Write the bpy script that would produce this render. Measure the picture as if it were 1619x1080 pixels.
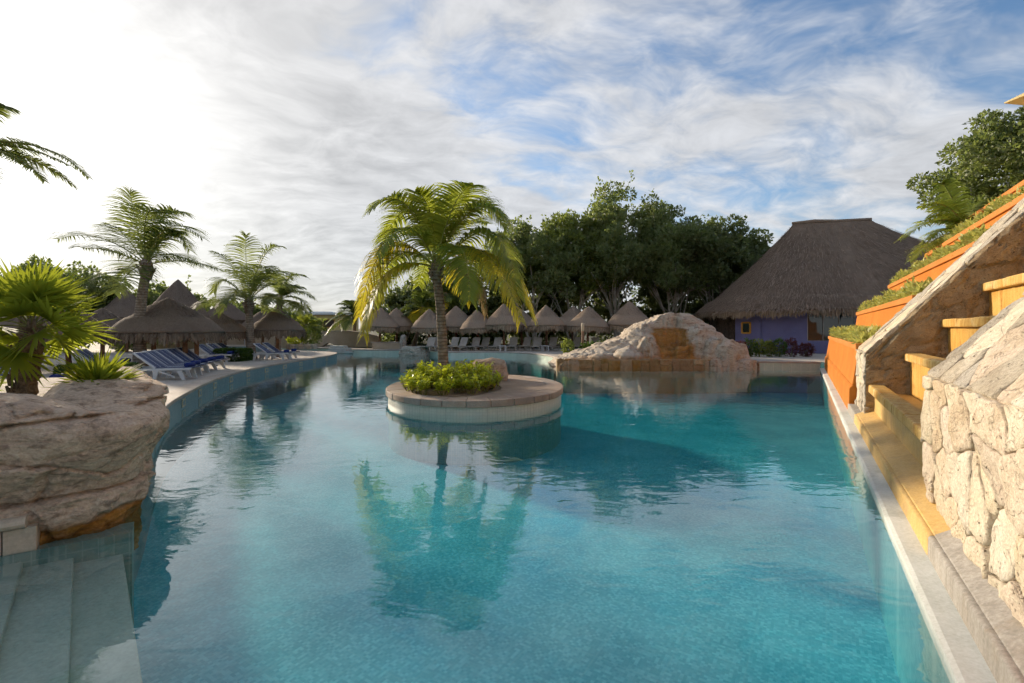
import bpy, bmesh, math, random
import numpy as np
from mathutils import Vector, Matrix, noise
from mathutils.geometry import tessellate_polygon

for o in list(bpy.data.objects):
    bpy.data.objects.remove(o)
scene = bpy.context.scene
COL = scene.collection

# ---------------------------------------------------------------- camera
CAM_Z = 2.0          # metres above the water
FPX = 765.0          # focal length in photograph pixels (1619 wide)
HOR = 520.0          # horizon row of the photograph
cam_d = bpy.data.cameras.new('camera')
cam_d.sensor_width = 36.0
cam_d.lens = FPX / 1619.0 * 36.0
cam_d.shift_y = (HOR - 540.0) / 1619.0
cam_d.clip_start = 0.05
cam_d.clip_end = 6000
cam = bpy.data.objects.new('camera', cam_d)
cam.location = (0, 0, CAM_Z)
cam.rotation_euler = (math.radians(90), 0, 0)
COL.objects.link(cam)
scene.camera = cam

# ---------------------------------------------------------------- sky and sun
SUN_AZ, SUN_EL = math.radians(-45), math.radians(16.5)
SUN = Vector((math.sin(SUN_AZ) * math.cos(SUN_EL), math.cos(SUN_AZ) * math.cos(SUN_EL), math.sin(SUN_EL)))
SKY_X, SKY_Y = 1.7, 0.4
world = bpy.data.worlds.new('World')
scene.world = world
world.use_nodes = True


class NT:
    """small node-tree builder"""
    def __init__(self, tree):
        self.t = tree
        tree.nodes.clear()

    def n(self, typ, **kw):
        nd = self.t.nodes.new(typ)
        for k, v in kw.items():
            if k.startswith('i_'):
                key = k[2:]
                key = int(key) if key.isdigit() else key.replace('_', ' ')
                self.set(nd.inputs[key], v)
            else:
                setattr(nd, k, v)
        return nd

    def set(self, sock, v):
        if isinstance(v, bpy.types.NodeSocket):
            self.t.links.new(v, sock)
        elif isinstance(v, (tuple, list)) and len(v) == 3 and sock.type == 'RGBA':
            sock.default_value = (*v, 1)
        else:
            sock.default_value = v

    def math(self, op, a, b=0.0, c=0.0, clamp=False):
        nd = self.t.nodes.new('ShaderNodeMath')
        nd.operation = op
        nd.use_clamp = clamp
        self.set(nd.inputs[0], a); self.set(nd.inputs[1], b); self.set(nd.inputs[2], c)
        return nd.outputs[0]

    def vmath(self, op, a, b=None, scale=None):
        nd = self.t.nodes.new('ShaderNodeVectorMath')
        nd.operation = op
        self.set(nd.inputs[0], a)
        if b is not None:
            self.set(nd.inputs[1], b)
        if scale is not None:
            self.set(nd.inputs['Scale'], scale)
        return nd.outputs['Value'] if op in ('DOT_PRODUCT', 'LENGTH', 'DISTANCE') else nd.outputs[0]

    def mix(self, f, a, b, mode='MIX'):
        nd = self.t.nodes.new('ShaderNodeMix')
        nd.data_type = 'RGBA'
        nd.blend_type = mode
        self.set(nd.inputs[0], f); self.set(nd.inputs[6], a); self.set(nd.inputs[7], b)
        return nd.outputs[2]

    def ramp(self, f, stops, interp='LINEAR'):
        nd = self.t.nodes.new('ShaderNodeValToRGB')
        cr = nd.color_ramp
        cr.interpolation = interp
        while len(cr.elements) < len(stops):
            cr.elements.new(0.5)
        for e, (p, c) in zip(cr.elements, stops):
            e.position = p
            e.color = (c, c, c, 1) if isinstance(c, (int, float)) else (*c, 1)
        self.set(nd.inputs[0], f)
        return nd.outputs[0]

    def noise(self, vec, scale, detail=4, rough=0.55, dist=0.0, out='Fac', dim='3D'):
        nd = self.t.nodes.new('ShaderNodeTexNoise')
        nd.noise_dimensions = dim
        if vec is not None:
            self.set(nd.inputs['Vector'], vec)
        nd.inputs['Scale'].default_value = scale
        nd.inputs['Detail'].default_value = detail
        nd.inputs['Roughness'].default_value = rough
        nd.inputs['Distortion'].default_value = dist
        return nd.outputs[out]

    def smooth(self, x, lo, hi):
        nd = self.t.nodes.new('ShaderNodeMapRange')
        nd.interpolation_type = 'SMOOTHSTEP'
        self.set(nd.inputs[0], x)
        nd.inputs[1].default_value = lo; nd.inputs[2].default_value = hi
        nd.inputs[3].default_value = 0; nd.inputs[4].default_value = 1
        return nd.outputs[0]


w = NT(world.node_tree)
w_out = w.n('ShaderNodeOutputWorld')
w_bg = w.n('ShaderNodeBackground')
w_bg.inputs['Strength'].default_value = 0.1
w.t.links.new(w_bg.outputs[0], w_out.inputs[0])
sky = w.n('ShaderNodeTexSky')
sky.sky_type = 'NISHITA'
sky.sun_disc = False
sky.sun_elevation = SUN_EL
sky.sun_rotation = SUN_AZ
sky.air_density = 1.0
sky.dust_density = 0.6
sky.ozone_density = 1.5
tc = w.n('ShaderNodeTexCoord')
d = w.vmath('NORMALIZE', tc.outputs['Generated'])
sx = w.n('ShaderNodeSeparateXYZ', i_0=d)
zc = w.math('ADD', w.math('MAXIMUM', sx.outputs[2], 0.0), 0.22)
cx = w.math('DIVIDE', sx.outputs[0], zc)
cy = w.math('DIVIDE', sx.outputs[1], zc)
cc = w.n('ShaderNodeCombineXYZ', i_0=cx, i_1=cy, i_2=3.7)
warp = w.noise(cc.outputs[0], 1.3, 3, 0.5, out='Color')
wv = w.vmath('SCALE', w.vmath('SUBTRACT', warp, (0.5, 0.5, 0.5)), scale=0.55)
cw = w.vmath('ADD', cc.outputs[0], wv)
mp = w.n('ShaderNodeMapping')
mp.inputs['Rotation'].default_value = (0, 0, math.radians(-28))
mp.inputs['Scale'].default_value = (1.0, 1.5, 1)
mp.inputs['Location'].default_value = (SKY_X, SKY_Y, 0)
w.set(mp.inputs['Vector'], cw)
n1 = w.noise(mp.outputs[0], 1.25, 6, 0.58, 0.1)
n2 = w.noise(mp.outputs[0], 6.0, 4, 0.6, 0.2)
dotv = w.vmath('DOT_PRODUCT', d, tuple(SUN))
dotp = w.math('MAXIMUM', dotv, 0.0)
dens = w.math('ADD', w.math('MULTIPLY', n1, 0.74), w.math('MULTIPLY', n2, 0.26))
# the cloud sheet is thicker towards the horizon and on the sun's side of the sky
cov = w.math('ADD', w.math('MULTIPLY', w.smooth(dotv, 0.35, 0.98), 0.20),
             w.math('MULTIPLY', w.smooth(sx.outputs[2], 0.38, 0.08), 0.10))
dens = w.math('ADD', dens, cov)
cloud = w.math('MULTIPLY', w.smooth(dens, 0.40, 0.64), 0.94)
# thick parts of the sheet are a little greyer
thick = w.smooth(dens, 0.52, 0.80)
grain = w.math('SUBTRACT', n2, 0.5)
glow = w.math('ADD', w.math('ADD', w.math('MULTIPLY', w.math('POWER', dotp, 3.0), 0.4),
              w.math('MULTIPLY', w.math('POWER', dotp, 18.0), 0.6)),
              w.math('MULTIPLY', w.math('POWER', dotp, 42.0), 2.2))
lum = w.math('ADD', w.math('ADD', w.math('SUBTRACT', 2.85, w.math('MULTIPLY', thick, 0.5)), w.math('MULTIPLY', grain, 2.8)), glow)
ccol = w.vmath('SCALE', w.mix(w.math('POWER', dotp, 6.0), (0.985, 1.0, 1.035), (1.03, 1.0, 0.955)), scale=lum)
skyc = w.vmath('MULTIPLY', sky.outputs[0], (0.54, 0.64, 0.73))
w.set(w_bg.inputs['Color'], w.mix(cloud, skyc, ccol))

sun_d = bpy.data.lights.new('sun', 'SUN')
sun_d.energy = 2.5
sun_d.color = (1.0, 0.86, 0.68)
sun_d.angle = math.radians(4.0)
sun_o = bpy.data.objects.new('sun', sun_d)
sun_o.rotation_euler = SUN.to_track_quat('Z', 'Y').to_euler()
sun_o.location = (-30, 30, 20)
COL.objects.link(sun_o)

scene.view_settings.view_transform = 'Standard'
scene.view_settings.look = 'None'
scene.view_settings.exposure = 1.3
scene.view_settings.gamma = 1.0
scene.view_settings.use_curve_mapping = False
scene.render.engine = 'CYCLES'
scene.cycles.use_denoising = True
scene.cycles.use_adaptive_sampling = True
scene.cycles.adaptive_threshold = 0.03
scene.cycles.adaptive_min_samples = 12
scene.cycles.max_bounces = 6
scene.cycles.diffuse_bounces = 2
scene.cycles.glossy_bounces = 2
scene.cycles.transmission_bounces = 4
scene.cycles.transparent_max_bounces = 8
scene.cycles.caustics_reflective = False
scene.cycles.caustics_refractive = False

rnd = random.Random(7)
RNG = np.random.default_rng(11)


# ---------------------------------------------------------------- coordinates
def G(px, py, z=0.35):
    """point on the level z that shows at photograph pixel px, py"""
    y = FPX * (CAM_Z - z) / (py - HOR)
    return Vector(((px - 810.0) * y / FPX, y, z))


def A(px, py, y):
    """point at distance y"""
    return Vector(((px - 810.0) * y / FPX, y, CAM_Z - (py - HOR) * y / FPX))


DU = Vector((0.515, 0.857, 0)).normalized()
DV = Vector((DU.y, -DU.x, 0))


def U(u, v, z=0.0):
    """frame of the long straight pool wall: u along it, v away from the pool"""
    return DU * u + DV * v + Vector((0, 0, z))


# ---------------------------------------------------------------- object helpers
def mesh_np(name, V, F):
    V = np.asarray(V, dtype=np.float32).reshape(-1, 3)
    me = bpy.data.meshes.new(name)
    me.vertices.add(len(V))
    me.vertices.foreach_set('co', V.ravel())
    if isinstance(F, np.ndarray):
        k = F.shape[1]
        idx = F.astype(np.int32).ravel()
        starts = np.arange(0, len(idx), k, dtype=np.int32)
    else:
        idx = np.array([i for f in F for i in f], dtype=np.int32)
        ln = np.array([len(f) for f in F], dtype=np.int32)
        starts = (np.cumsum(ln) - ln).astype(np.int32)
    me.loops.add(len(idx))
    me.loops.foreach_set('vertex_index', idx)
    me.polygons.add(len(starts))
    me.polygons.foreach_set('loop_start', starts)
    me.update(calc_edges=True)
    me.validate()
    return me


def tag(o, label=None, cat=None, group=None, kind=None):
    if label: o['label'] = label
    if cat: o['category'] = cat
    if group: o['group'] = group
    if kind: o['kind'] = kind
    return o


def thing(name, label, cat, loc=(0, 0, 0), rz=0.0, group=None):
    o = bpy.data.objects.new(name, None)
    o.empty_display_size = 0.2
    o.location = loc
    o.rotation_euler = (0, 0, rz)
    COL.objects.link(o)
    return tag(o, label, cat, group)


class MB:
    """collects verts and faces; build() links them as one mesh object"""
    def __init__(self):
        self.v = []
        self.f = []

    def add(self, V, F):
        b = len(self.v)
        self.v.extend([tuple(p) for p in V])
        self.f.extend([tuple(i + b for i in f) for f in F])

    def hexa(self, P):
        """8 corners: bottom 4 (ccw) then top 4"""
        self.add(P, [(3, 2, 1, 0), (4, 5, 6, 7), (0, 1, 5, 4), (1, 2, 6, 5), (2, 3, 7, 6), (3, 0, 4, 7)])

    def box(self, c, s, rz=0.0):
        cx, cy, cz = c
        hx, hy, hz = s[0] / 2, s[1] / 2, s[2] / 2
        ca, sa = math.cos(rz), math.sin(rz)
        P = []
        for z in (-hz, hz):
            for x, y in ((-hx, -hy), (hx, -hy), (hx, hy), (-hx, hy)):
                P.append((cx + x * ca - y * sa, cy + x * sa + y * ca, cz + z))
        self.hexa(P)

    def bar(self, p, q, wd, ht):
        """box bar from p to q"""
        p, q = Vector(p), Vector(q)
        t = (q - p).normalized()
        s = t.cross(Vector((0, 0, 1)))
        if s.length < 1e-3:
            s = Vector((1, 0, 0))
        s.normalize()
        n = s.cross(t).normalized()
        P = []
        for e in (p, q):
            for a, b in ((-1, -1), (1, -1), (1, 1), (-1, 1)):
                P.append(e + s * (a * wd / 2) + n * (b * ht / 2))
        self.hexa(P)

    def tube(self, path, radii, sides=8, cap=True):
        path = [Vector(p) for p in path]
        b = len(self.v)
        m = len(path)
        for i, p in enumerate(path):
            t = (path[min(i + 1, m - 1)] - path[max(i - 1, 0)]).normalized()
            s = t.cross(Vector((0.13, 0.97, 0.2)))
            if s.length < 1e-3:
                s = t.cross(Vector((1, 0, 0)))
            s.normalize()
            n = s.cross(t)
            r = radii[i] if hasattr(radii, '__len__') else radii
            for k in range(sides):
                a = 2 * math.pi * k / sides
                self.v.append(tuple(p + (s * math.cos(a) + n * math.sin(a)) * r))
        for i in range(m - 1):
            for k in range(sides):
                k2 = (k + 1) % sides
                self.f.append((b + i * sides + k, b + i * sides + k2, b + (i + 1) * sides + k2, b + (i + 1) * sides + k))
        if cap:
            self.f.append(tuple(b + k for k in range(sides))[::-1])
            self.f.append(tuple(b + (m - 1) * sides + k for k in range(sides)))

    def build(self, name, mat, parent=None, smooth=False, local=False, bevel=0.0):
        me = bpy.data.meshes.new(name)
        me.from_pydata(self.v, [], self.f)
        me.validate()
        return link(name, me, mat, parent, smooth, local, bevel)


def link(name, me, mat, parent=None, smooth=False, local=False, bevel=0.0):
    """local: the mesh is in the parent's own frame; otherwise in world coordinates"""
    if mat is not None:
        for m in (mat if isinstance(mat, (list, tuple)) else [mat]):
            me.materials.append(m)
    if smooth:
        me.polygons.foreach_set('use_smooth', np.ones(len(me.polygons), dtype=bool))
    o = bpy.data.objects.new(name, me)
    COL.objects.link(o)
    if parent is not None:
        o.parent = parent
        if not local:
            off = Vector((0, 0, 0))
            q = parent
            while q is not None:
                off += q.location
                q = q.parent
            o.location = -off
    if bevel:
        b = o.modifiers.new('bevel', 'BEVEL')
        b.width = bevel
        b.segments = 2
        b.limit_method = 'ANGLE'
    return o


def copy_tree(o, parent=None):
    c = o.copy()
    COL.objects.link(c)
    c.parent = parent
    for ch in list(o.children):
        copy_tree(ch, c)
    return c


def instance(proto, first, loc, rz, label, group=None, scale=None):
    o = proto if first else copy_tree(proto)
    o.location = loc
    o.rotation_euler = (0, 0, rz)
    if scale:
        o.scale = (scale, scale, scale) if not hasattr(scale, '__len__') else scale
    o['label'] = label
    if group:
        o['group'] = group
    return o


def fbm(p, oct=4, rough=0.5, lac=2.1):
    s, a, tot = 0.0, 1.0, 0.0
    q = Vector(p)
    for _ in range(oct):
        s += a * noise.noise(q)
        tot += a
        a *= rough
        q = q * lac + Vector((3.1, 1.7, 5.3))
    return s / tot


def sstep(x, a, b):
    t = min(1.0, max(0.0, (x - a) / (b - a)))
    return t * t * (3 - 2 * t)


def lerp_pts(pts, x):
    """piecewise linear lookup in [(x, y)...]"""
    if x <= pts[0][0]:
        return pts[0][1]
    for (x0, y0), (x1, y1) in zip(pts, pts[1:]):
        if x <= x1:
            return y0 + (y1 - y0) * (x - x0) / (x1 - x0)
    return pts[-1][1]


def poly_sheet(name, loops, z, mat, parent=None):
    """flat sheet from an outer loop and holes"""
    L = [[Vector((p[0], p[1], 0)) for p in lp] for lp in loops]
    tris = tessellate_polygon(L)
    V = [(p.x, p.y, z) for lp in L for p in lp]
    F = []
    for t in tris:
        a, b, c = (Vector(V[i]) for i in t)
        F.append(tuple(t) if (b - a).cross(c - a).z > 0 else tuple(t)[::-1])
    me = bpy.data.meshes.new(name)
    me.from_pydata(V, [], F)
    return link(name, me, mat, parent)


def catmull(pts, k=6, closed=False):
    n = len(pts)
    out = []
    P = [Vector((*p, 0)) if len(p) == 2 else Vector(p) for p in pts]
    rng = range(n) if closed else range(n - 1)
    for i in rng:
        p0 = P[(i - 1) % n] if closed else P[max(i - 1, 0)]
        p1 = P[i]
        p2 = P[(i + 1) % n]
        p3 = P[(i + 2) % n] if closed else P[min(i + 2, n - 1)]
        for j in range(k):
            t = j / k
            out.append(0.5 * ((2 * p1) + (p2 - p0) * t + (2 * p0 - 5 * p1 + 4 * p2 - p3) * t * t + (3 * p1 - p0 - 3 * p2 + p3) * t ** 3))
    if not closed:
        out.append(P[-1])
    return out


# ---------------------------------------------------------------- materials
MATS = {}


def new_mat(name):
    m = bpy.data.materials.new(name)
    m.use_nodes = True
    t = NT(m.node_tree)
    out = t.n('ShaderNodeOutputMaterial')
    MATS[name] = m
    return m, t, out


def bsdf(t, out, color, rough=0.7, bump=None, bstr=0.3, bdist=0.02, spec=0.3, sheen=0.0):
    b = t.n('ShaderNodeBsdfPrincipled')
    t.set(b.inputs['Base Color'], color)
    t.set(b.inputs['Roughness'], rough)
    b.inputs['Specular IOR Level'].default_value = spec
    if bump is not None:
        bn = t.n('ShaderNodeBump')
        bn.inputs['Strength'].default_value = bstr
        bn.inputs['Distance'].default_value = bdist
        t.set(bn.inputs['Height'], bump)
        t.set(b.inputs['Normal'], bn.outputs[0])
    t.t.links.new(b.outputs[0], out.inputs[0])
    return b


def pos(t):
    return t.n('ShaderNodeNewGeometry').outputs['Position']


def objc(t):
    return t.n('ShaderNodeTexCoord').outputs['Object']


def isl(t):
    return t.n('ShaderNodeNewGeometry').outputs['Random Per Island']


def objrand(t):
    return t.n('ShaderNodeObjectInfo').outputs['Random']


def mottled(name, c1, c2, c3=None, scale=2.0, rough=0.8, bscale=30.0, bstr=0.35, bdist=0.01, spec=0.25, coord=pos, var=0.0, fine=0.25):
    """stone, plaster and the like: two or three tones, fine grain, a little relief"""
    m, t, out = new_mat(name)
    p = coord(t)
    n = t.noise(p, scale, 7, 0.62, 0.3)
    col = t.mix(t.smooth(n, 0.35, 0.65), c1, c2)
    if c3:
        n3 = t.noise(p, scale * 0.43, 6, 0.6, 0.6)
        col = t.mix(t.smooth(n3, 0.52, 0.7), col, c3)
    g = t.noise(p, bscale, 6, 0.7)
    col = t.mix(fine, col, t.ramp(g, [(0.3, 0.15), (0.7, 0.95)]), 'OVERLAY')
    if var:
        r = objrand(t)
        hsv = t.n('ShaderNodeHueSaturation')
        t.set(hsv.inputs['Value'], t.math('ADD', 1 - var / 2, t.math('MULTIPLY', r, var)))
        t.set(hsv.inputs['Saturation'], t.math('ADD', 0.8, t.math('MULTIPLY', t.math('FRACT', t.math('MULTIPLY', r, 7.3)), 0.4)))
        t.set(hsv.inputs['Color'], col)
        col = hsv.outputs[0]
    h = t.math('ADD', t.math('MULTIPLY', n, 1.2), t.math('MULTIPLY', g, 0.6))
    bsdf(t, out, col, rough, h, bstr, bdist, spec)
    return m


def leaf_mat(name, c1, c2, trans=0.45, tcol=None, rough=0.45, spec=0.35):
    """leaf: diffuse + gloss in front, translucent behind; each leaf a little different"""
    m, t, out = new_mat(name)
    r = isl(t)
    n = t.noise(pos(t), 0.9, 3)
    f = t.math('ADD', t.math('MULTIPLY', r, 0.6), t.math('MULTIPLY', n, 0.5), clamp=True)
    col = t.mix(f, c1, c2)
    b = t.n('ShaderNodeBsdfPrincipled')
    t.set(b.inputs['Base Color'], col)
    b.inputs['Roughness'].default_value = rough
    b.inputs['Specular IOR Level'].default_value = spec
    tr = t.n('ShaderNodeBsdfTranslucent')
    if tcol is None:
        tcol = tuple(min(1.0, x * y) for x, y in zip(c2, (2.0, 1.7, 0.9)))
    t.set(tr.inputs['Color'], t.mix(0.35, tcol, col))
    mx = t.n('ShaderNodeMixShader')
    mx.inputs[0].default_value = trans
    t.t.links.new(b.outputs[0], mx.inputs[1])
    t.t.links.new(tr.outputs[0], mx.inputs[2])
    t.t.links.new(mx.outputs[0], out.inputs[0])
    return m


# ground, deck, pool
mottled('deck_stone', (0.42, 0.36, 0.30), (0.50, 0.44, 0.37), (0.36, 0.31, 0.26), scale=0.7, bscale=45, bstr=0.15, rough=0.85)
mottled('coping_stone', (0.40, 0.33, 0.27), (0.48, 0.41, 0.34), (0.34, 0.28, 0.23), scale=1.3, bscale=40, bstr=0.25, var=0.12)
mottled('island_stone', (0.33, 0.25, 0.195), (0.42, 0.325, 0.25), (0.27, 0.2, 0.155), scale=1.6, bscale=35, bstr=0.3, var=0.14)
mottled('soil', (0.19, 0.13, 0.085), (0.27, 0.19, 0.12), scale=4, bscale=60, bstr=0.8, bdist=0.03)
mottled('ground_soil', (0.07, 0.075, 0.035), (0.12, 0.10, 0.06), scale=1.2, bscale=20, bstr=0.6, bdist=0.05)


def tile_mat(name, c_lo, c_hi, grout, size, rot, panel=None, rough=0.4, vertical=False, spread=1.0, spec=0.3):
    """small mosaic tiles, each with its own tone, laid in sheets"""
    m, t, out = new_mat(name)
    p = pos(t)
    mp = t.n('ShaderNodeMapping')
    mp.inputs['Rotation'].default_value = (0, 0, rot)
    t.set(mp.inputs['Vector'], p)
    q = t.vmath('SCALE', mp.outputs[0], scale=1.0 / size)
    cell = t.vmath('FLOOR', t.vmath('ADD', q, (0.02, 0.02, 0.02)))
    wn = t.n('ShaderNodeTexWhiteNoise')
    t.set(wn.inputs[0], cell)
    fr = t.n('ShaderNodeSeparateXYZ', i_0=t.vmath('FRACTION', t.vmath('ADD', q, (0.02, 0.02, 0.02))))
    e = t.math('MAXIMUM', t.math('ABSOLUTE', t.math('SUBTRACT', fr.outputs[0], 0.5)),
               t.math('ABSOLUTE', t.math('SUBTRACT', fr.outputs[1], 0.5)))
    if vertical:
        e = t.math('MAXIMUM', t.math('ABSOLUTE', t.math('SUBTRACT', fr.outputs[2], 0.5)), e)
    line = t.smooth(e, 0.43, 0.48)
    big = t.noise(p, 0.8, 4, 0.6)
    f = t.math('ADD', t.math('MULTIPLY', t.math('POWER', wn.outputs[0], 1.8), 0.62 * spread), t.math('MULTIPLY', t.smooth(big, 0.3, 0.7), 0.42), clamp=True)
    col = t.mix(f, c_lo, c_hi)
    col = t.mix(t.math('MULTIPLY', line, 0.3 if not vertical else 0.55), col, grout)
    if panel:
        q2 = t.vmath('FRACTION', t.vmath('SCALE', mp.outputs[0], scale=1.0 / panel))
        s2 = t.n('ShaderNodeSeparateXYZ', i_0=q2)
        e2 = t.math('MAXIMUM', t.math('ABSOLUTE', t.math('SUBTRACT', s2.outputs[0], 0.5)), t.math('ABSOLUTE', t.math('SUBTRACT', s2.outputs[1], 0.5)))
        col = t.mix(t.math('MULTIPLY', t.smooth(e2, 0.475, 0.49), 0.22), col, grout)
    bsdf(t, out, col, rough, line, -0.3, 0.004, spec)
    return m


ROT_TILE = math.radians(33)
tile_mat('pool_floor_tile', (0.07, 0.37, 0.43), (0.34, 0.70, 0.74), (0.34, 0.6, 0.62), 0.031, ROT_TILE, panel=0.62, rough=0.75, spec=0.1)  # varied mosaic tones also stand in for the shimmer of light on the floor
tile_mat('pool_wall_tile', (0.10, 0.28, 0.30), (0.2, 0.40, 0.40), (0.32, 0.46, 0.44), 0.05, ROT_TILE, vertical=True)
tile_mat('pale_wall_tile', (0.46, 0.56, 0.47), (0.62, 0.68, 0.56), (0.72, 0.74, 0.64), 0.05, 0.0, vertical=True)
tile_mat('blue_band_tile', (0.11, 0.205, 0.225), (0.2, 0.30, 0.305), (0.36, 0.42, 0.4), 0.06, 0.3, vertical=True)
tile_mat('cream_mosaic', (0.56, 0.52, 0.42), (0.66, 0.62, 0.51), (0.40, 0.36, 0.29), 0.075, 0.0, vertical=True, spread=0.6)
tile_mat('green_wall_tile', (0.14, 0.26, 0.22), (0.22, 0.34, 0.29), (0.35, 0.42, 0.36), 0.11, math.radians(35), vertical=True)
mottled('decor_tile_gold', (0.42, 0.36, 0.22), (0.55, 0.5, 0.36), scale=20, bscale=60)
mottled('step_plaster', (0.34, 0.40, 0.32), (0.40, 0.46, 0.38), (0.30, 0.36, 0.29), scale=0.8, bscale=30, bstr=0.1, rough=0.6)
mottled('white_ledge', (0.54, 0.545, 0.49), (0.62, 0.62, 0.565), (0.43, 0.43, 0.37), scale=2, bscale=40, bstr=0.15, rough=0.6)

# water: mirror by Fresnel over a clear body that absorbs red
m, t, out = new_mat('water')
p = pos(t)
mpw = t.n('ShaderNodeMapping')
mpw.inputs['Rotation'].default_value = (0, 0, math.radians(12))
mpw.inputs['Scale'].default_value = (1.0, 1.5, 1.0)
t.set(mpw.inputs['Vector'], p)
h1 = t.noise(mpw.outputs[0], 2.2, 2, 0.5, 0.6)
h2 = t.noise(mpw.outputs[0], 8.0, 2, 0.5, 0.4)
h3 = t.noise(p, 0.35, 2, 0.5)
amp = t.smooth(h3, 0.3, 0.7)
hh = t.math('ADD', t.math('MULTIPLY', h1, 1.0), t.math('MULTIPLY', t.math('MULTIPLY', h2, 0.2), t.math('ADD', 0.35, amp)))
bn = t.n('ShaderNodeBump')
bn.inputs['Strength'].default_value = 0.5
bn.inputs['Distance'].default_value = 0.010
t.set(bn.inputs['Height'], hh)
# Schlick-type Fresnel, the same from above and below (light reaches the floor)
inc = t.n('ShaderNodeNewGeometry').outputs['Incoming']
cosv = t.math('ABSOLUTE', t.vmath('DOT_PRODUCT', bn.outputs[0], inc), clamp=True)
fz = t.math('ADD', 0.028, t.math('MULTIPLY', 0.972, t.math('POWER', t.math('SUBTRACT', 1.0, cosv), 3.7)), clamp=True)
tr = t.n('ShaderNodeBsdfTransparent')
tr.inputs['Color'].default_value = (0.97, 1.0, 1.0, 1)
gl = t.n('ShaderNodeBsdfGlossy')
gl.inputs['Roughness'].default_value = 0.02
gl.inputs['Color'].default_value = (1, 1, 1, 1)
t.set(gl.inputs['Normal'], bn.outputs[0])
mx = t.n('ShaderNodeMixShader')
t.set(mx.inputs[0], fz)
t.t.links.new(tr.outputs[0], mx.inputs[1])
t.t.links.new(gl.outputs[0], mx.inputs[2])
t.t.links.new(mx.outputs[0], out.inputs['Surface'])
va = t.n('ShaderNodeVolumeAbsorption')
va.inputs['Color'].default_value = (0.0, 0.80, 0.84, 1)
va.inputs['Density'].default_value = 0.22
t.t.links.new(va.outputs[0], out.inputs['Volume'])


def rock_mat(name, pale, mid, dark, stain, stain_mask=None, scale=1.0, grain=0.36, bdist=0.06):
    """weathered layered rock; stain_mask(t, position) gives where mineral stain has grown"""
    m, t, out = new_mat(name)
    p = pos(t)
    mp = t.n('ShaderNodeMapping')
    mp.inputs['Scale'].default_value = (1, 1, 2.2)
    mp.inputs['Rotation'].default_value = (0.25, 0.1, 0)
    t.set(mp.inputs['Vector'], p)
    n1 = t.noise(mp.outputs[0], 1.1 * scale, 8, 0.62, 0.8)
    n2 = t.noise(mp.outputs[0], 4.2 * scale, 8, 0.65, 0.5)
    n3 = t.noise(p, 22 * scale, 6, 0.7)
    col = t.mix(t.smooth(n1, 0.36, 0.64), mid, pale)
    col = t.mix(t.math('MULTIPLY', t.smooth(n2, 0.50, 0.66), 0.8), col, dark)
    lich = t.math('MULTIPLY', t.smooth(t.noise(p, 3.1 * scale, 8, 0.7, 0.3), 0.56, 0.66), 0.55)
    col = t.mix(lich, col, tuple(min(1.0, x * y) for x, y in zip(pale, (1.18, 1.12, 1.02))))
    col = t.mix(grain, col, t.ramp(n3, [(0.3, 0.1), (0.7, 0.95)]), 'OVERLAY')
    if stain_mask:
        f = stain_mask(t, p)
        f = t.math('MULTIPLY', f, t.math('ADD', 0.45, t.math('MULTIPLY', n2, 1.1)), clamp=True)
        sc = t.mix(t.smooth(n1, 0.35, 0.65), stain, tuple(x * 0.5 for x in stain))
        sc = t.mix(0.35, sc, t.ramp(n3, [(0.3, 0.1), (0.7, 0.95)]), 'OVERLAY')
        col = t.mix(f, col, sc)
    h = t.math('ADD', t.math('ADD', t.math('MULTIPLY', n1, 0.9), t.math('MULTIPLY', n2, 0.6)), t.math('MULTIPLY', n3, 0.2))
    bsdf(t, out, col, 0.88, h, 1.0, bdist, 0.2)
    return m


# pale carved limestone of the cascade walls
def limestone(name, pale, mid, dark, var=0.2):
    """cut coral stone: blotches, veins and small pits"""
    m, t, out = new_mat(name)
    p = pos(t)
    n1 = t.noise(p, 2.6, 6, 0.6, 0.6)
    n2 = t.noise(p, 9.0, 6, 0.68, 0.9)
    n3 = t.noise(p, 45.0, 4, 0.7)
    vo = t.n('ShaderNodeTexVoronoi')
    vo.inputs['Scale'].default_value = 26.0
    t.set(vo.inputs['Vector'], t.vmath('ADD', p, t.vmath('SCALE', t.noise(p, 12, 2, out='Color'), scale=0.05)))
    pit = t.math('MULTIPLY', t.smooth(vo.outputs['Distance'], 0.30, 0.12), t.smooth(n2, 0.5, 0.62))
    vein = t.smooth(t.math('ABSOLUTE', t.math('SUBTRACT', t.noise(p, 2.2, 4, 0.6, 0.5), 0.5)), 0.012, 0.0)
    col = t.mix(t.smooth(n1, 0.36, 0.64), mid, pale)
    col = t.mix(t.math('MULTIPLY', t.smooth(n2, 0.48, 0.74), 0.5), col, dark)
    col = t.mix(t.math('MULTIPLY', vein, 0.22), col, tuple(x * 0.55 for x in dark))
    col = t.mix(t.math('MULTIPLY', pit, 0.8), col, tuple(x * 0.4 for x in dark))
    col = t.mix(0.35, col, t.ramp(n3, [(0.3, 0.15), (0.7, 0.92)]), 'OVERLAY')
    r = objrand(t)
    hsv = t.n('ShaderNodeHueSaturation')
    t.set(hsv.inputs['Value'], t.math('ADD', 1 - var / 2, t.math('MULTIPLY', r, var)))
    t.set(hsv.inputs['Saturation'], t.math('ADD', 0.85, t.math('MULTIPLY', t.math('FRACT', t.math('MULTIPLY', r, 7.3)), 0.25)))
    t.set(hsv.inputs['Color'], col)
    h = t.math('SUBTRACT', t.math('ADD', t.math('MULTIPLY', n2, 1.0), t.math('MULTIPLY', n3, 0.35)), t.math('ADD', t.math('MULTIPLY', pit, 0.9), t.math('MULTIPLY', vein, 0.3)))
    bsdf(t, out, hsv.outputs[0], 0.9, h, 0.9, 0.03, 0.2)
    return m


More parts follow.
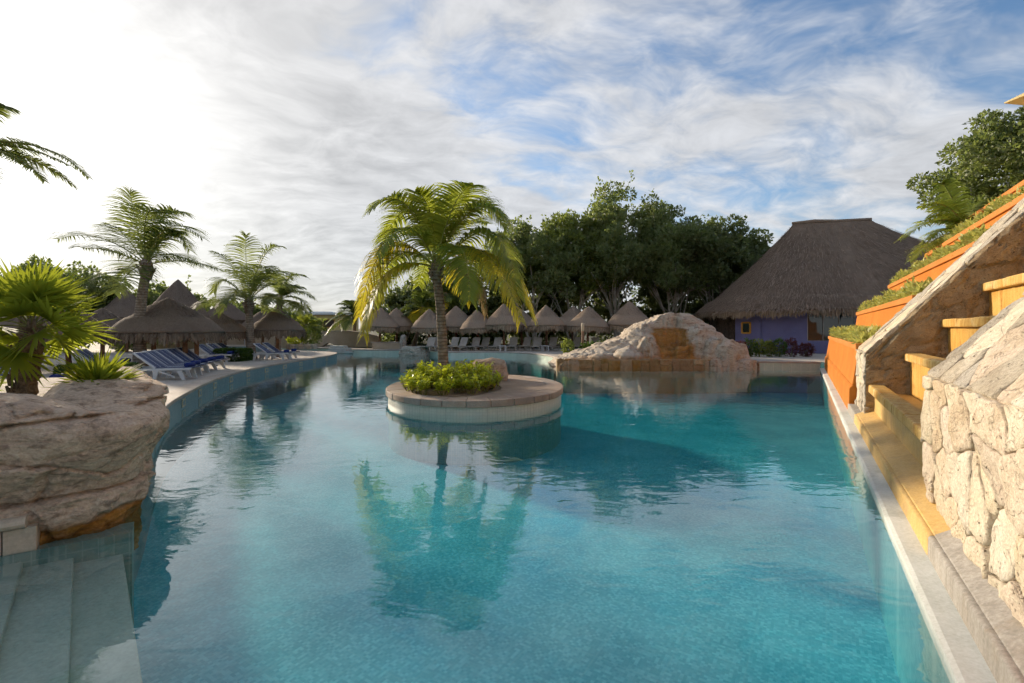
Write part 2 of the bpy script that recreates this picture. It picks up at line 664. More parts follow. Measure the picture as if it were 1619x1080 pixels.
limestone('lime_stone', (0.66, 0.56, 0.42), (0.58, 0.475, 0.335), (0.43, 0.32, 0.20), 0.14)
limestone('lime_pink', (0.62, 0.50, 0.37), (0.53, 0.41, 0.28), (0.38, 0.26, 0.17), 0.16)
limestone('lime_grey', (0.48, 0.42, 0.33), (0.38, 0.32, 0.24), (0.25, 0.20, 0.145), 0.16)
limestone('brown_stone', (0.46, 0.33, 0.18), (0.37, 0.25, 0.125), (0.22, 0.135, 0.065), 0.2)
mottled('mortar', (0.36, 0.27, 0.17), (0.5, 0.4, 0.27), scale=6, bscale=40, bstr=0.9, bdist=0.03, fine=0.4)
mottled('brown_mortar', (0.27, 0.18, 0.09), (0.36, 0.25, 0.13), scale=5, bscale=30, bstr=0.9, bdist=0.03, fine=0.4)



def streaked(name, c1, c2, c3, rough=0.55, vs=0.12):
    """mineral-stained wet stone with streaks running down"""
    m, t, out = new_mat(name)
    p = pos(t)
    mp = t.n('ShaderNodeMapping')
    mp.inputs['Scale'].default_value = (1, 1, vs)
    t.set(mp.inputs['Vector'], p)
    s = t.noise(mp.outputs[0], 13, 6, 0.7, 0.2)
    n = t.noise(p, 2.4, 6, 0.6, 0.4)
    col = t.mix(t.smooth(s, 0.36, 0.62), c1, c2)
    col = t.mix(t.smooth(n, 0.5, 0.72), col, c3)
    g = t.noise(p, 40, 5, 0.7)
    col = t.mix(0.25, col, t.ramp(g, [(0.3, 0.15), (0.7, 0.95)]), 'OVERLAY')
    bsdf(t, out, col, rough, t.math('ADD', s, g), 0.25, 0.01, 0.35)
    return m


streaked('grey_concrete', (0.29, 0.26, 0.22), (0.38, 0.345, 0.30), (0.30, 0.25, 0.19), rough=0.85)
streaked('ochre_stone', (0.50, 0.24, 0.03), (0.60, 0.38, 0.11), (0.38, 0.16, 0.02))
limestone('fall_stone', (0.42, 0.26, 0.12), (0.35, 0.19, 0.07), (0.19, 0.10, 0.045), 0.3)
streaked('ochre_lip', (0.62, 0.41, 0.13), (0.47, 0.23, 0.035), (0.66, 0.50, 0.24))
streaked('ochre_shelf', (0.56, 0.345, 0.105), (0.62, 0.41, 0.15), (0.46, 0.29, 0.12), vs=0.5)


def painted(name, c1, c2, stain, rough=0.75):
    """lime-washed masonry: uneven coats, faint runs of dirty water, trowel marks"""
    m, t, out = new_mat(name)
    p = pos(t)
    mp = t.n('ShaderNodeMapping')
    mp.inputs['Scale'].default_value = (1, 1, 0.10)
    t.set(mp.inputs['Vector'], p)
    run = t.noise(mp.outputs[0], 5.5, 5, 0.65)
    n = t.noise(p, 1.1, 6, 0.62, 0.4)
    tro = t.noise(p, 7.0, 4, 0.6, 0.8)
    g = t.noise(p, 60.0, 4, 0.7)
    col = t.mix(t.smooth(n, 0.35, 0.65), c1, c2)
    col = t.mix(t.math('MULTIPLY', t.smooth(run, 0.52, 0.74), 0.42), col, stain)
    col = t.mix(t.math('MULTIPLY', t.smooth(tro, 0.58, 0.75), 0.25), col, stain)
    col = t.mix(0.2, col, t.ramp(g, [(0.3, 0.2), (0.7, 0.9)]), 'OVERLAY')
    bsdf(t, out, col, rough, t.math('ADD', t.math('MULTIPLY', tro, 1.0), t.math('MULTIPLY', g, 0.25)), 0.5, 0.02, 0.2)
    return m


painted('orange_paint', (0.46, 0.145, 0.017), (0.52, 0.175, 0.024), (0.33, 0.105, 0.02))
painted('orange_lip', (0.50, 0.18, 0.035), (0.56, 0.21, 0.05), (0.32, 0.12, 0.035))
mottled('purple_paint', (0.15, 0.143, 0.265), (0.17, 0.16, 0.295), scale=1.1, bscale=30, bstr=0.1, rough=0.75, fine=0.1)
mottled('yellow_paint', (0.62, 0.47, 0.20), (0.68, 0.53, 0.26), scale=1, bscale=20, bstr=0.05, fine=0.1)
mottled('white_paint', (0.72, 0.71, 0.68), (0.78, 0.77, 0.74), scale=2, bscale=20, bstr=0.05, fine=0.08, rough=0.5)
mottled('beige_stucco', (0.46, 0.37, 0.26), (0.54, 0.44, 0.32), scale=1, bscale=25, bstr=0.3, fine=0.2)
mottled('green_canvas', (0.05, 0.25, 0.16), (0.07, 0.30, 0.2), scale=1, bscale=40, bstr=0.1)
mottled('shade_canvas', (0.66, 0.5, 0.22), (0.72, 0.56, 0.27), scale=1, bscale=60, bstr=0.05, fine=0.06)
mottled('orange_frame', (0.5, 0.24, 0.04), (0.6, 0.3, 0.06), scale=5, bscale=30)
mottled('dark_wood', (0.06, 0.04, 0.03), (0.10, 0.07, 0.05), scale=5, bscale=30)
mottled('inside_shade', (0.02, 0.018, 0.016), (0.03, 0.027, 0.024), scale=2, bscale=10)  # near-black colour stands in for the shade inside the building
mottled('post_wood', (0.16, 0.085, 0.045), (0.23, 0.13, 0.075), (0.11, 0.06, 0.035), scale=4, bscale=25, bstr=0.6)
mottled('bark_grey', (0.24, 0.20, 0.16), (0.33, 0.28, 0.23), (0.17, 0.14, 0.11), scale=2.5, bscale=22, bstr=0.7, bdist=0.02)
mottled('bark_pale', (0.34, 0.29, 0.22), (0.46, 0.40, 0.32), scale=1.2, bscale=12, bstr=0.6)
mottled('white_plastic', (0.52, 0.52, 0.51), (0.58, 0.58, 0.57), scale=2, bscale=20, bstr=0.02, fine=0.03, rough=0.4)
mottled('beige_plastic', (0.34, 0.30, 0.25), (0.42, 0.37, 0.31), scale=2, bscale=60, bstr=0.1, fine=0.1, rough=0.6)
mottled('blue_towel', (0.012, 0.025, 0.12), (0.02, 0.035, 0.16), scale=6, bscale=80, bstr=0.6)

m, t, out = new_mat('blue_sling')      # white and blue woven stripes along the lounger
q = t.n('ShaderNodeSeparateXYZ', i_0=objc(t))
st = t.math('PINGPONG', t.math('ADD', q.outputs[1], 0.03), 0.115)
f = t.smooth(st, 0.014, 0.02)
bsdf(t, out, t.mix(f, (0.33, 0.35, 0.40), (0.07, 0.083, 0.15)), 0.7, t.noise(objc(t), 90, 2), 0.2, 0.003)

m, t, out = new_mat('palm_bark')       # ringed palm trunk
p = pos(t)
q = t.n('ShaderNodeSeparateXYZ', i_0=p)
wv = t.math('SINE', t.math('MULTIPLY', t.math('ADD', q.outputs[2], t.math('MULTIPLY', t.noise(p, 5, 3), 0.06)), 62))
n = t.noise(p, 7, 6, 0.65)
col = t.mix(t.smooth(n, 0.35, 0.65), (0.19, 0.145, 0.105), (0.32, 0.26, 0.20))
col = t.mix(t.math('MULTIPLY', t.smooth(wv, 0.4, 0.95), 0.6), col, (0.09, 0.065, 0.045))
bsdf(t, out, col, 0.9, t.math('ADD', t.math('MULTIPLY', wv, -0.4), n), 0.6, 0.02, 0.2)

m, t, out = new_mat('fibre_bark')      # rough leaf-base fibres on the fan palm
p = pos(t)
n = t.noise(p, 16, 6, 0.7, 0.8)
col = t.mix(t.smooth(n, 0.35, 0.65), (0.10, 0.07, 0.045), (0.25, 0.18, 0.11))
bsdf(t, out, col, 0.95, n, 1.0, 0.04, 0.1)


def thatch_mat(name, c1, c2, c3):
    m, t, out = new_mat(name)
    p = objc(t)
    mp = t.n('ShaderNodeMapping')
    mp.inputs['Scale'].default_value = (1, 1, 0.18)
    t.set(mp.inputs['Vector'], p)
    s = t.noise(mp.outputs[0], 16, 6, 0.7)
    n = t.noise(p, 1.3, 5, 0.6)
    r = isl(t)
    f = t.math('ADD', t.math('MULTIPLY', s, 0.6), t.math('MULTIPLY', r, 0.45), clamp=True)
    col = t.mix(t.smooth(f, 0.25, 0.8), c1, c2)
    col = t.mix(t.smooth(n, 0.48, 0.72), col, c3)
    bsdf(t, out, col, 0.95, s, 0.8, 0.03, 0.1)
    return m


thatch_mat('thatch_grey', (0.195, 0.138, 0.094), (0.41, 0.305, 0.22), (0.295, 0.215, 0.155))
thatch_mat('thatch_shaded', (0.115, 0.084, 0.06), (0.25, 0.185, 0.138), (0.175, 0.128, 0.094))  # darker copy of the thatch: shadow on the backlit huts put into its colour
thatch_mat('thatch_fringe', (0.24, 0.17, 0.11), (0.46, 0.345, 0.235), (0.35, 0.255, 0.17))
thatch_mat('thatch_fringe_shaded', (0.15, 0.105, 0.07), (0.30, 0.22, 0.155), (0.22, 0.16, 0.11))  # matching fringe, the backlit huts' shadow painted into it
thatch_mat('thatch_big', (0.18, 0.125, 0.088), (0.36, 0.262, 0.19), (0.265, 0.19, 0.136))

leaf_mat('palm_green', (0.10, 0.145, 0.02), (0.205, 0.245, 0.035), 0.5, (0.55, 0.58, 0.06))
leaf_mat('palm_yellow', (0.28, 0.27, 0.02), (0.48, 0.41, 0.03), 0.5, (0.75, 0.6, 0.04))
leaf_mat('palm_dry', (0.30, 0.20, 0.09), (0.40, 0.29, 0.14), 0.3, (0.5, 0.36, 0.16))
leaf_mat('palm_dark', (0.035, 0.065, 0.016), (0.085, 0.12, 0.028), 0.38, (0.27, 0.33, 0.05))
leaf_mat('fan_green', (0.07, 0.125, 0.014), (0.15, 0.20, 0.02), 0.5, (0.52, 0.55, 0.04), rough=0.6, spec=0.15)
leaf_mat('palm_olive', (0.075, 0.105, 0.028), (0.15, 0.18, 0.048), 0.45, (0.38, 0.43, 0.09), rough=0.55, spec=0.25)
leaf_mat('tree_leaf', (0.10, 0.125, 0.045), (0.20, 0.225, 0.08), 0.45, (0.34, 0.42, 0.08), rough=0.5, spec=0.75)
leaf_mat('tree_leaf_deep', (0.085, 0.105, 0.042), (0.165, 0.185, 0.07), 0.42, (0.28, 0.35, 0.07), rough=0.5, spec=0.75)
leaf_mat('tree_leaf_bright', (0.11, 0.145, 0.035), (0.21, 0.25, 0.06), 0.42, (0.36, 0.42, 0.06), spec=0.4)
leaf_mat('shrub_lime', (0.28, 0.36, 0.018), (0.52, 0.57, 0.045), 0.42, (0.72, 0.76, 0.05), rough=0.3, spec=0.5)
leaf_mat('hedge_green', (0.03, 0.075, 0.015), (0.075, 0.135, 0.025), 0.3)
leaf_mat('variegated', (0.24, 0.28, 0.04), (0.62, 0.60, 0.2), 0.4, (0.7, 0.64, 0.14))
leaf_mat('purple_leaf', (0.05, 0.014, 0.02), (0.12, 0.04, 0.035), 0.3, (0.3, 0.08, 0.05))
mottled('stem', (0.11, 0.12, 0.03), (0.18, 0.17, 0.05), scale=4, bscale=20)
mottled('rachis', (0.20, 0.21, 0.05), (0.30, 0.28, 0.08), scale=4, bscale=20)

m, t, out = new_mat('window_glass')
b = t.n('ShaderNodeBsdfPrincipled')
b.inputs['Base Color'].default_value = (0.02, 0.035, 0.03, 1)
b.inputs['Roughness'].default_value = 0.03
b.inputs['Specular IOR Level'].default_value = 0.8
t.t.links.new(b.outputs[0], out.inputs[0])
M = MATS

# ================================================================ THE SETTING: ground, deck, pool
DECK = 0.35
left_curve = catmull([(-4.3, 5.3), (-5.0, 6.5), (-6.3, 8.5), (-7.5, 10.5), (-8.47, 12.6), (-9.75, 15.8), (-10.6, 18.8), (-11.06, 21.8), (-11.3, 26.9), (-11.5, 31.0), (-12.3, 33.8), (-14.0, 35.6), (-17.5, 37.8), (-21.5, 41.0)], 5)
back_curve = catmull([(-20.5, 43.8), (-16.2, 41.8), (-13.6, 40.0), (-12.0, 38.6), (-9.5, 38.2), (-7.4, 37.9)], 4)
bay_curve = catmull([(-5.2, 35.6), (-4.4, 34.6), (-2.0, 34.9), (0.3, 34.0), (1.9, 31.6), (2.5, 28.6), (2.5, 26.2)], 5)
far_edge = [Vector((2.6, 26.0, 0)), Vector((11.3, 25.0, 0)), Vector((11.4, 24.5, 0)), Vector((15.32, 24.04, 0))]
near_left = [(-8.2, 1.9), (-8.6, -5.0)]
wall_near = [(-4.63, 4.37)]
core = [(p.x, p.y) for p in left_curve] + [(p.x, p.y) for p in back_curve] + [(p.x, p.y) for p in bay_curve] + [(p.x, p.y) for p in far_edge[:3]]
pr = lambda u, v: (U(u, v).x, U(u, v).y)
hole_ground = core + [pr(28.5, 0.745), pr(28.5, 0.905), pr(27.0, 0.905), pr(27.0, 2.5), pr(-5, 2.5)] + near_left[::-1] + wall_near
basin_line = core + [pr(28.5, 0.745), pr(-5, 0.745)] + near_left[::-1] + wall_near

big = [(-1500, -60), (1500, -60), (1500, 3000), (-1500, 3000)]
g = poly_sheet('ground', [big, hole_ground], DECK - 0.012, M['ground_soil'])
tag(g, 'dark planted soil around the resort', kind='structure')
deck_outer = [(-26, -12), (26, -12), (26, 20), (30, 30.8), (12, 34), (8, 40.3), (-5.4, 40.3), (-12.3, 40.6), (-17, 46), (-34, 46), (-34, 8)]
dk = poly_sheet('deck', [deck_outer, hole_ground], DECK, M['deck_stone'])
tag(dk, 'pale stone sun deck around the pool', kind='structure')

# basin walls
mb = MB()
n = len(basin_line)
mb2 = MB()
ir = len(core)                      # the straight side has only a low curb above the water
for i in range(n):
    (x0_, y0_), (x1_, y1_) = basin_line[i], basin_line[(i + 1) % n]
    zt_ = 0.03 if i == ir else (0.18 if i > ir + 1 else DECK - 0.06)
    mq = mb2 if i >= ir else mb
    mq.add([(x0_, y0_, -1.25), (x1_, y1_, -1.25), (x1_, y1_, zt_), (x0_, y0_, zt_)], [(0, 1, 2, 3)])
basin = thing('pool_basin', 'turquoise tiled basin of the big pool', 'pool', (0, 0, -1.2))
tag(basin, kind='structure')
mb.build('wall', M['pale_wall_tile'], basin)
mb2.build('wall', M['pool_wall_tile'], basin)
poly_sheet('floor', [[(-24, -7), (18, -7), (18, 46), (-24, 46)]], -1.15, M['pool_floor_tile'], basin)


def slab(name, poly, z0, z1, mat, parent, bevel=0.0):
    mb = MB()
    k = len(poly)
    V = [(p[0], p[1], z0) for p in poly] + [(p[0], p[1], z1) for p in poly]
    F = [(i, (i + 1) % k, k + (i + 1) % k, k + i) for i in range(k)]
    F.append(tuple(range(k, 2 * k)))
    F.append(tuple(range(k))[::-1])
    mb.add(V, F)
    o = mb.build(name, mat, parent)
    bm = bmesh.new()
    bm.from_mesh(o.data)
    bmesh.ops.recalc_face_normals(bm, faces=bm.faces)
    bm.to_mesh(o.data)
    bm.free()
    if bevel:
        md = o.modifiers.new('bevel', 'BEVEL')
        md.width = bevel
        md.segments = 2
        md.limit_method = 'ANGLE'
    return o


# benches under the far edge and in the bay
slab('bench', [(10.6, 24.1), (15.2, 23.55), (15.28, 24.0), (11.2, 24.5), (10.7, 24.8)], -1.14, -0.1, M['step_plaster'], basin, 0.03)
slab('bench', [(1.2, 33.6), (-0.3, 32.9), (0.9, 31.2), (1.5, 28.4), (1.6, 26.3), (2.45, 26.2), (2.45, 28.6), (1.9, 31.5), (0.3, 33.95)], -1.14, -0.15, M['step_plaster'], basin, 0.03)
# white walk-in steps beside the overhanging rock: edges run diagonally towards the camera
for k, (zz, (pa, pb)) in enumerate(((-0.22, ((-4.17, 5.15), (-2.31, 3.03))), (-0.16, ((-4.37, 4.83), (-2.70, 2.95))), (-0.10, ((-4.54, 4.51), (-3.39, 3.2))))):
    pa, pb = Vector((*pa, 0)), Vector((*pb, 0))
    dd = (pb - pa).normalized()
    nb = Vector((dd.y, -dd.x, 0))          # away from the pool
    a, b = pa - dd * 0.1, pa + dd * 9.0
    far_ = 6.5
    slab('step', [(a.x, a.y), (a.x + nb.x * far_, a.y + nb.y * far_), (b.x + nb.x * far_, b.y + nb.y * far_), (b.x, b.y)], -1.14 + 0.003 * k, zz, M['step_plaster'], basin, 0.015)


def strip_along(pts, inn, outw, z0, z1, flip=1):
    """solid strip that follows a polyline: inn metres over the pool, outw metres behind"""
    mb = MB()
    m2 = len(pts)
    rows = []
    for i, p in enumerate(pts):
        tg = (pts[min(i + 1, m2 - 1)] - pts[max(i - 1, 0)])
        tg.z = 0
        tg.normalize()
        nn = Vector((tg.y, -tg.x, 0)) * flip        # towards the pool
        a, b = p + nn * inn, p - nn * outw
        rows.append([(a.x, a.y, z0), (a.x, a.y, z1), (b.x, b.y, z1), (b.x, b.y, z0)])
    V = [q for r in rows for q in r]
    F = []
    for i in range(m2 - 1):
        for k in range(4):
            k2 = (k + 1) % 4
            F.append((4 * i + k, 4 * i + k2, 4 * (i + 1) + k2, 4 * (i + 1) + k))
    F += [(0, 1, 2, 3), tuple(4 * (m2 - 1) + k for k in (3, 2, 1, 0))]
    mb.add(V, F)
    return mb


for pts in (left_curve[2:], back_curve, bay_curve):
    strip_along(pts, 0.035, 0.42, DECK - 0.07, DECK + 0.014).build('coping', M['coping_stone'], basin, bevel=0.015)
strip_along([far_edge[2] + Vector((0.55, -0.06, 0)), Vector((13.4, 24.27, 0)), far_edge[3]], 0.04, 0.5, DECK - 0.07, DECK + 0.014).build('coping', M['coping_stone'], basin, bevel=0.015)
# tile band under the coping of the curved side, with square ornament tiles
strip_along(left_curve[3:], 0.012, -0.004, -1.2, DECK - 0.072).build('tile_band', M['blue_band_tile'], basin)
acc, nxt = 0.0, 1.2
for a, b in zip(left_curve[8:], left_curve[9:]):
    L = (b - a).length
    while nxt < acc + L and nxt < 24:
        p = a.lerp(b, (nxt - acc) / L)
        tg = (b - a).normalized()
        nn = Vector((tg.y, -tg.x, 0))
        mbt = MB()
        c = p + nn * 0.016
        for s, dz in ((0.16, 0.0),):
            P = []
            for dd in (0.0, 0.012):
                for sx_, sz_ in ((-1, -1), (1, -1), (1, 1), (-1, 1)):
                    P.append(c + nn * dd + tg * (sx_ * 0.19) + Vector((0, 0, 0.14 + sz_ * 0.10)))
            mbt.hexa(P)
        dt = mbt.build('ornament_tile', M['decor_tile_gold'], basin)
        mbt = MB()
        P = []
        for dd in (0.0125, 0.016):
            for sx_, sz_ in ((-1, -1), (1, -1), (1, 1), (-1, 1)):
                P.append(c + nn * dd + tg * (sx_ * 0.10) + Vector((0, 0, 0.14 + sz_ * 0.055)))
        mbt.hexa(P)
        mbt.build('inlay', M['blue_band_tile'], dt)
        nxt += 2.0
    acc += L

# water body
mb = MB()
mb.box((-2, 19.5, -0.7), (46, 54, 1.4))
wt = mb.build('pool_water', M['water'])
tag(wt, 'clear turquoise pool water with soft ripples', kind='structure')

# ================================================================ ISLAND
IC = Vector((-1.05, 14.35, 0))
IRX, IRY = 2.55, 3.3


def ell(a, rx, ry, z, c=IC):
    return Vector((c.x + rx * math.cos(a), c.y + ry * math.sin(a), z))


island = thing('pool_island', 'round stone island with planted bed and cream mosaic rim in the pool', 'island', (IC.x, IC.y, -1.1))
K = 28
for k in range(K):
    a0, a1 = 2 * math.pi * k / K, 2 * math.pi * (k + 1) / K
    gap = 0.0025
    jr = rnd.uniform(-0.01, 0.012)
    jz = rnd.uniform(-0.004, 0.004)
    mb = MB()
    V, F = [], []
    S = 5
    for j in range(S + 1):
        a = a0 + gap + (a1 - a0 - 2 * gap) * j / S
        V += [ell(a, IRX + jr - 0.50, IRY + jr - 0.50, 0.19), ell(a, IRX + jr, IRY + jr, 0.19), ell(a, IRX + jr, IRY + jr, 0.355 + jz), ell(a, IRX + jr - 0.50, IRY + jr - 0.50, 0.362 + jz)]
    for j in range(S):
        for q in range(4):
            q2 = (q + 1) % 4
            F.append((4 * j + q, 4 * j + q2, 4 * (j + 1) + q2, 4 * (j + 1) + q))
    F += [(3, 2, 1, 0), tuple(4 * S + q for q in (0, 1, 2, 3))]
    mb.add(V, F)
    mb.build('coping_stone', M['island_stone'], island, bevel=0.018)
seg = 72
for nm, r, z0, z1, mt in (('mosaic_band', 0.06, -0.16, 0.189, 'cream_mosaic'), ('wall', 0.075, -1.15, -0.16, 'pool_wall_tile')):
    mb = MB()
    V = [ell(2 * math.pi * k / seg, IRX - r, IRY - r, z0) for k in range(seg)] + [ell(2 * math.pi * k / seg, IRX - r, IRY - r, z1) for k in range(seg)]
    mb.add(V, [(k, (k + 1) % seg, seg + (k + 1) % seg, seg + k) for k in range(seg)])
    mb.build(nm, M[mt], island, smooth=True)
BED = Vector((-1.72, 13.75, 0))
bed = [ell(2 * math.pi * k / 40, 1.42 + 0.06 * math.sin(5 * k), 2.2 + 0.05 * math.cos(3 * k), 0, BED) for k in range(40)]
inner = [ell(2 * math.pi * k / seg, IRX - 0.502, IRY - 0.502, 0) for k in range(seg)]
poly_sheet('paving', [[(p.x, p.y) for p in inner], [(p.x, p.y) for p in bed]], 0.352, M['island_stone'], island)
mb = MB()
k = len(bed)
mb.add([(p.x, p.y, 0.25) for p in bed] + [(p.x, p.y, 0.352) for p in bed], [(i, (i + 1) % k, k + (i + 1) % k, k + i) for i in range(k)])
mb.build('bed_rim', M['island_stone'], island)
mb = MB()
nr, na = 8, 40
V = [(BED.x, BED.y, 0.42)]
F = []
for i in range(1, nr + 1):
    for j in range(na):
        f = i / nr
        p = ell(2 * math.pi * j / na, 1.45 * f, 2.24 * f, 0, BED)
        V.append((p.x, p.y, 0.43 - 0.14 * f ** 2 + 0.025 * fbm((p.x * 4, p.y * 4, 0))))
for j in range(na):
    F.append((0, 1 + j, 1 + (j + 1) % na))
for i in range(nr - 1):
    for j in range(na):
        a, b = 1 + i * na + j, 1 + i * na + (j + 1) % na
        F.append((a, a + na, b + na, b))
mb.add(V, F)
mb.build('soil', M['soil'], island, smooth=True)

# ================================================================ ROCKS


def boulder(name, label, c, rx, ry, rz, mat, seed, flat=0.0, amp=0.28, group=None, rot=0.0):
    """one weathered boulder, sunk a little into the ground"""
    bm = bmesh.new()
    bmesh.ops.create_icosphere(bm, subdivisions=5, radius=1.0)
    for v in bm.verts:
        q = v.co.copy()
        s = 1 + amp * fbm(q * 1.3 + Vector((seed, 0, 0)), 3) + 0.12 * abs(fbm(q * 4 + Vector((0, seed, 0)), 4)) + 0.03 * fbm(q * 13)
        m_ = max(abs(q.x), abs(q.y), abs(q.z))
        q = q.lerp(q / m_ * 0.85, 0.45)
        z = q.z
        if flat and z > flat:
            q.z = flat + (z - flat) * 0.25
        v.co = Vector((q.x * rx * s, q.y * ry * s, q.z * rz * s))
    me = bpy.data.meshes.new(name)
    bm.to_mesh(me)
    bm.free()
    o = link(name, me, mat, None, smooth=True)
    o.location = c
    o.rotation_euler = (0, 0, rot)
    return tag(o, label, 'rock', group)


rock_mat('rock_pink', (0.48, 0.36, 0.27), (0.37, 0.27, 0.2), (0.25, 0.165, 0.12), (0.5, 0.25, 0.06))
rock_mat('rock_grey', (0.48, 0.44, 0.37), (0.38, 0.33, 0.27), (0.24, 0.2, 0.155), (0.5, 0.25, 0.06))
boulder('boulder', 'pinkish boulder on the island just behind the shrubs', (-0.72, 15.75, 0.62), 0.62, 0.6, 0.44, M['rock_pink'], 3.0)
boulder('boulder', 'flat grey rock standing in the water at the back of the pool', (-7.35, 36.6, 0.25), 1.15, 0.75, 0.55, M['rock_grey'], 5.0, flat=0.7)
boulder('boulder', 'small upright pale stone at the end of the low beige wall', (-8.75, 38.9, 0.8), 0.27, 0.3, 0.75, M['rock_grey'], 8.0)

# overhanging rock in the foreground
ctrl = [(-10.5, 0.3), (-8.6, 1.55), (-7.0, 2.66), (-5.6, 3.66), (-4.72, 4.24), (-4.2, 4.62), (-3.99, 4.95), (-4.12, 5.4), (-4.7, 6.15), (-5.5, 7.2), (-6.4, 8.4)]
path = catmull(ctrl, 26)
cum = [0.0]
for a, b in zip(path, path[1:]):
    cum.append(cum[-1] + (b - a).length)
NS = len(path)
rows_z = 118
V, F = [], []
inward_rows = 9


def rock_top(px_, py_):
    return 1.36 + 0.035 * fbm((px_ * 1.1, py_ * 1.1, 2.0), 3) - 0.2 * sstep(px_, -4.75, -3.95) + 0.03 * fbm((px_ * 5, py_ * 5, 7.0), 3)


for i, p in enumerate(path):
    tg = (path[min(i + 1, NS - 1)] - path[max(i - 1, 0)]).normalized()
    nn = Vector((tg.y, -tg.x, 0))
    ztop = rock_top(p.x, p.y)
    right = sstep(p.x, -6.2, -4.2)
    c1 = 1.06 + 0.10 * right + 0.035 * fbm((cum[i] * 1.6, 3, 1), 3)
    c2 = 0.54 - 0.15 * right + 0.035 * fbm((cum[i] * 1.9, 9, 1), 3)
    for j in range(rows_z + 1):
        z = -0.45 + (ztop + 0.45) * j / rows_z
        over = 0.26 * right * sstep(z, 0.32, 1.0) + 0.05 * (1 - right)
        if z < c2:
            over += 0.06 - 0.12 * sstep(0.28 - z, 0.0, 0.4)
        if z > c1:
            over += 0.05
        rnd_top = 0.22 * sstep(z, ztop - 0.2, ztop) ** 2
        q = Vector((p.x, p.y, z))
        wq = q + Vector((fbm(q * 1.7, 3), fbm(q * 1.7 + Vector((7, 0, 0)), 3), fbm(q * 1.7 + Vector((0, 7, 0)), 3))) * 0.35
        ds, ps = noise.voronoi(Vector((wq.x * 0.95, wq.y * 0.95, wq.z * 1.5 + wq.x * 0.5)))
        facet = 0.10 * noise.noise(ps[0] * 3.7) - 0.06 * max(0.0, 1 - (ds[1] - ds[0]) / 0.07)
        ds2, ps2 = noise.voronoi(wq * 3.1)
        facet += 0.035 * noise.noise(ps2[0] * 5.1) - 0.016 * max(0.0, 1 - (ds2[1] - ds2[0]) / 0.12)
        big_n = 0.10 * fbm((q.x * 1.3, q.y * 1.3, z * 1.6), 3)
        lay = 0.014 * fbm((q.x * 2.0, q.y * 2.0, z * 11.0 + q.x), 3)
        sm = 0.035 * fbm((q.x * 7, q.y * 7, z * 8), 5, 0.6)
        pit = -0.07 * max(0.0, fbm((q.x * 4.3 + 9, q.y * 4.3, z * 5), 3) - 0.10)
        g1 = max(0.0, 1 - abs(z - c1) / 0.024) * 0.13 + max(0.0, 1 - abs(z - c2) / 0.024) * 0.13
        vq = q + nn * (over + big_n + facet + lay + sm + pit - g1 - rnd_top)
        V.append(vq)
    for j in range(1, inward_rows + 1):
        d_in = 0.24 + 0.8 * (j / inward_rows) ** 1.2
        q = p - nn * d_in
        V.append((q.x, q.y, ztop + 0.015 * math.sin(min(1.0, j / inward_rows * 1.4) * math.pi) - 0.25 * sstep(j / inward_rows, 0.7, 1.0) + 0.02 * fbm((q.x * 4, q.y * 4, 3), 3)))
R = rows_z + 1 + inward_rows
for i in range(NS - 1):
    for j in range(R - 1):
        a = i * R + j
        F.append((a, a + R, a + R + 1, a + 1))


def stain_near(t, p):
    q = t.n('ShaderNodeSeparateXYZ', i_0=p)
    zz = t.math('ADD', q.outputs[2], t.math('MULTIPLY', t.noise(p, 3.0, 3), 0.2))
    return t.math('MULTIPLY', t.smooth(zz, 0.30, 0.17), 1.4, clamp=True)


rock_mat('rock_near', (0.64, 0.475, 0.335), (0.49, 0.35, 0.24), (0.23, 0.155, 0.10), (0.46, 0.20, 0.04), stain_near, scale=1.5)
og = thing('overhanging_rock', 'big layered brown rock overhanging the pool beside the walk-in steps', 'rock', (-5.2, 4.2, 0))
me = mesh_np('rock_body', [tuple(v) for v in V], np.array(F))
link('rock_body', me, M['rock_near'], og, smooth=True)
poly_sheet('soil', [[(p.x - 0.9 * 0.6, p.y + 0.3) for p in path[10:]] + [(-11.5, 7.0), (-12, 1.2)]], 1.16, M['soil'], og)

# moulded coping and tiles of the pool edge left of that rock
edge = thing('pool_edge_moulding', 'beige bullnose coping over tiles at the foot of the brown rock', 'coping', (-5.5, 3.6, 0))
wd = Vector((0.816, 0.578, 0))
wn_ = Vector((0.578, -0.816, 0))
pA = Vector((-4.42, 4.42, 0)) + wn_ * 0.02
L = 3.6
mb = MB()
prof = [(-0.25, 0.205), (0.05, 0.205), (0.085, 0.225), (0.10, 0.255), (0.085, 0.285), (0.05, 0.305), (-0.25, 0.31)]
V = []
for e in (0, 1):
    for (o_, z_) in prof:
        V.append(pA - wd * (L * e) + wn_ * o_ + Vector((0, 0, z_)))
k = len(prof)
mb.add(V, [(i, (i + 1) % k, k + (i + 1) % k, k + i) for i in range(k)] + [tuple(range(k))[::-1], tuple(range(k, 2 * k))])
mb.build('coping', M['beige_stucco'], edge, bevel=0.004)
for i in range(16):
    mb = MB()
    a = pA + wd * 0.06 - wd * (0.225 * i + rnd.uniform(-0.004, 0.004))
    P = []
    for z_ in (-0.02, 0.203):
        for s_, o_ in ((0, -0.2), (0, 0.03), (-0.219, 0.03), (-0.219, -0.2)):
            P.append(a + wd * s_ + wn_ * (o_ + rnd.uniform(-0.002, 0.002)) + Vector((0, 0, z_)))
    mb.hexa(P)
    mb.build('tile', M['beige_stucco'], edge, bevel=0.006)
mb = MB()
P = []
a, b = pA + wd * 0.75, pA - wd * 4.2
for z_ in (-1.12, -0.024):
    P += [a + wn_ * 0.02 + Vector((0, 0, z_)), a - wn_ * 0.3 + Vector((0, 0, z_)), b - wn_ * 0.3 + Vector((0, 0, z_)), b + wn_ * 0.02 + Vector((0, 0, z_))]
mb.hexa(P)
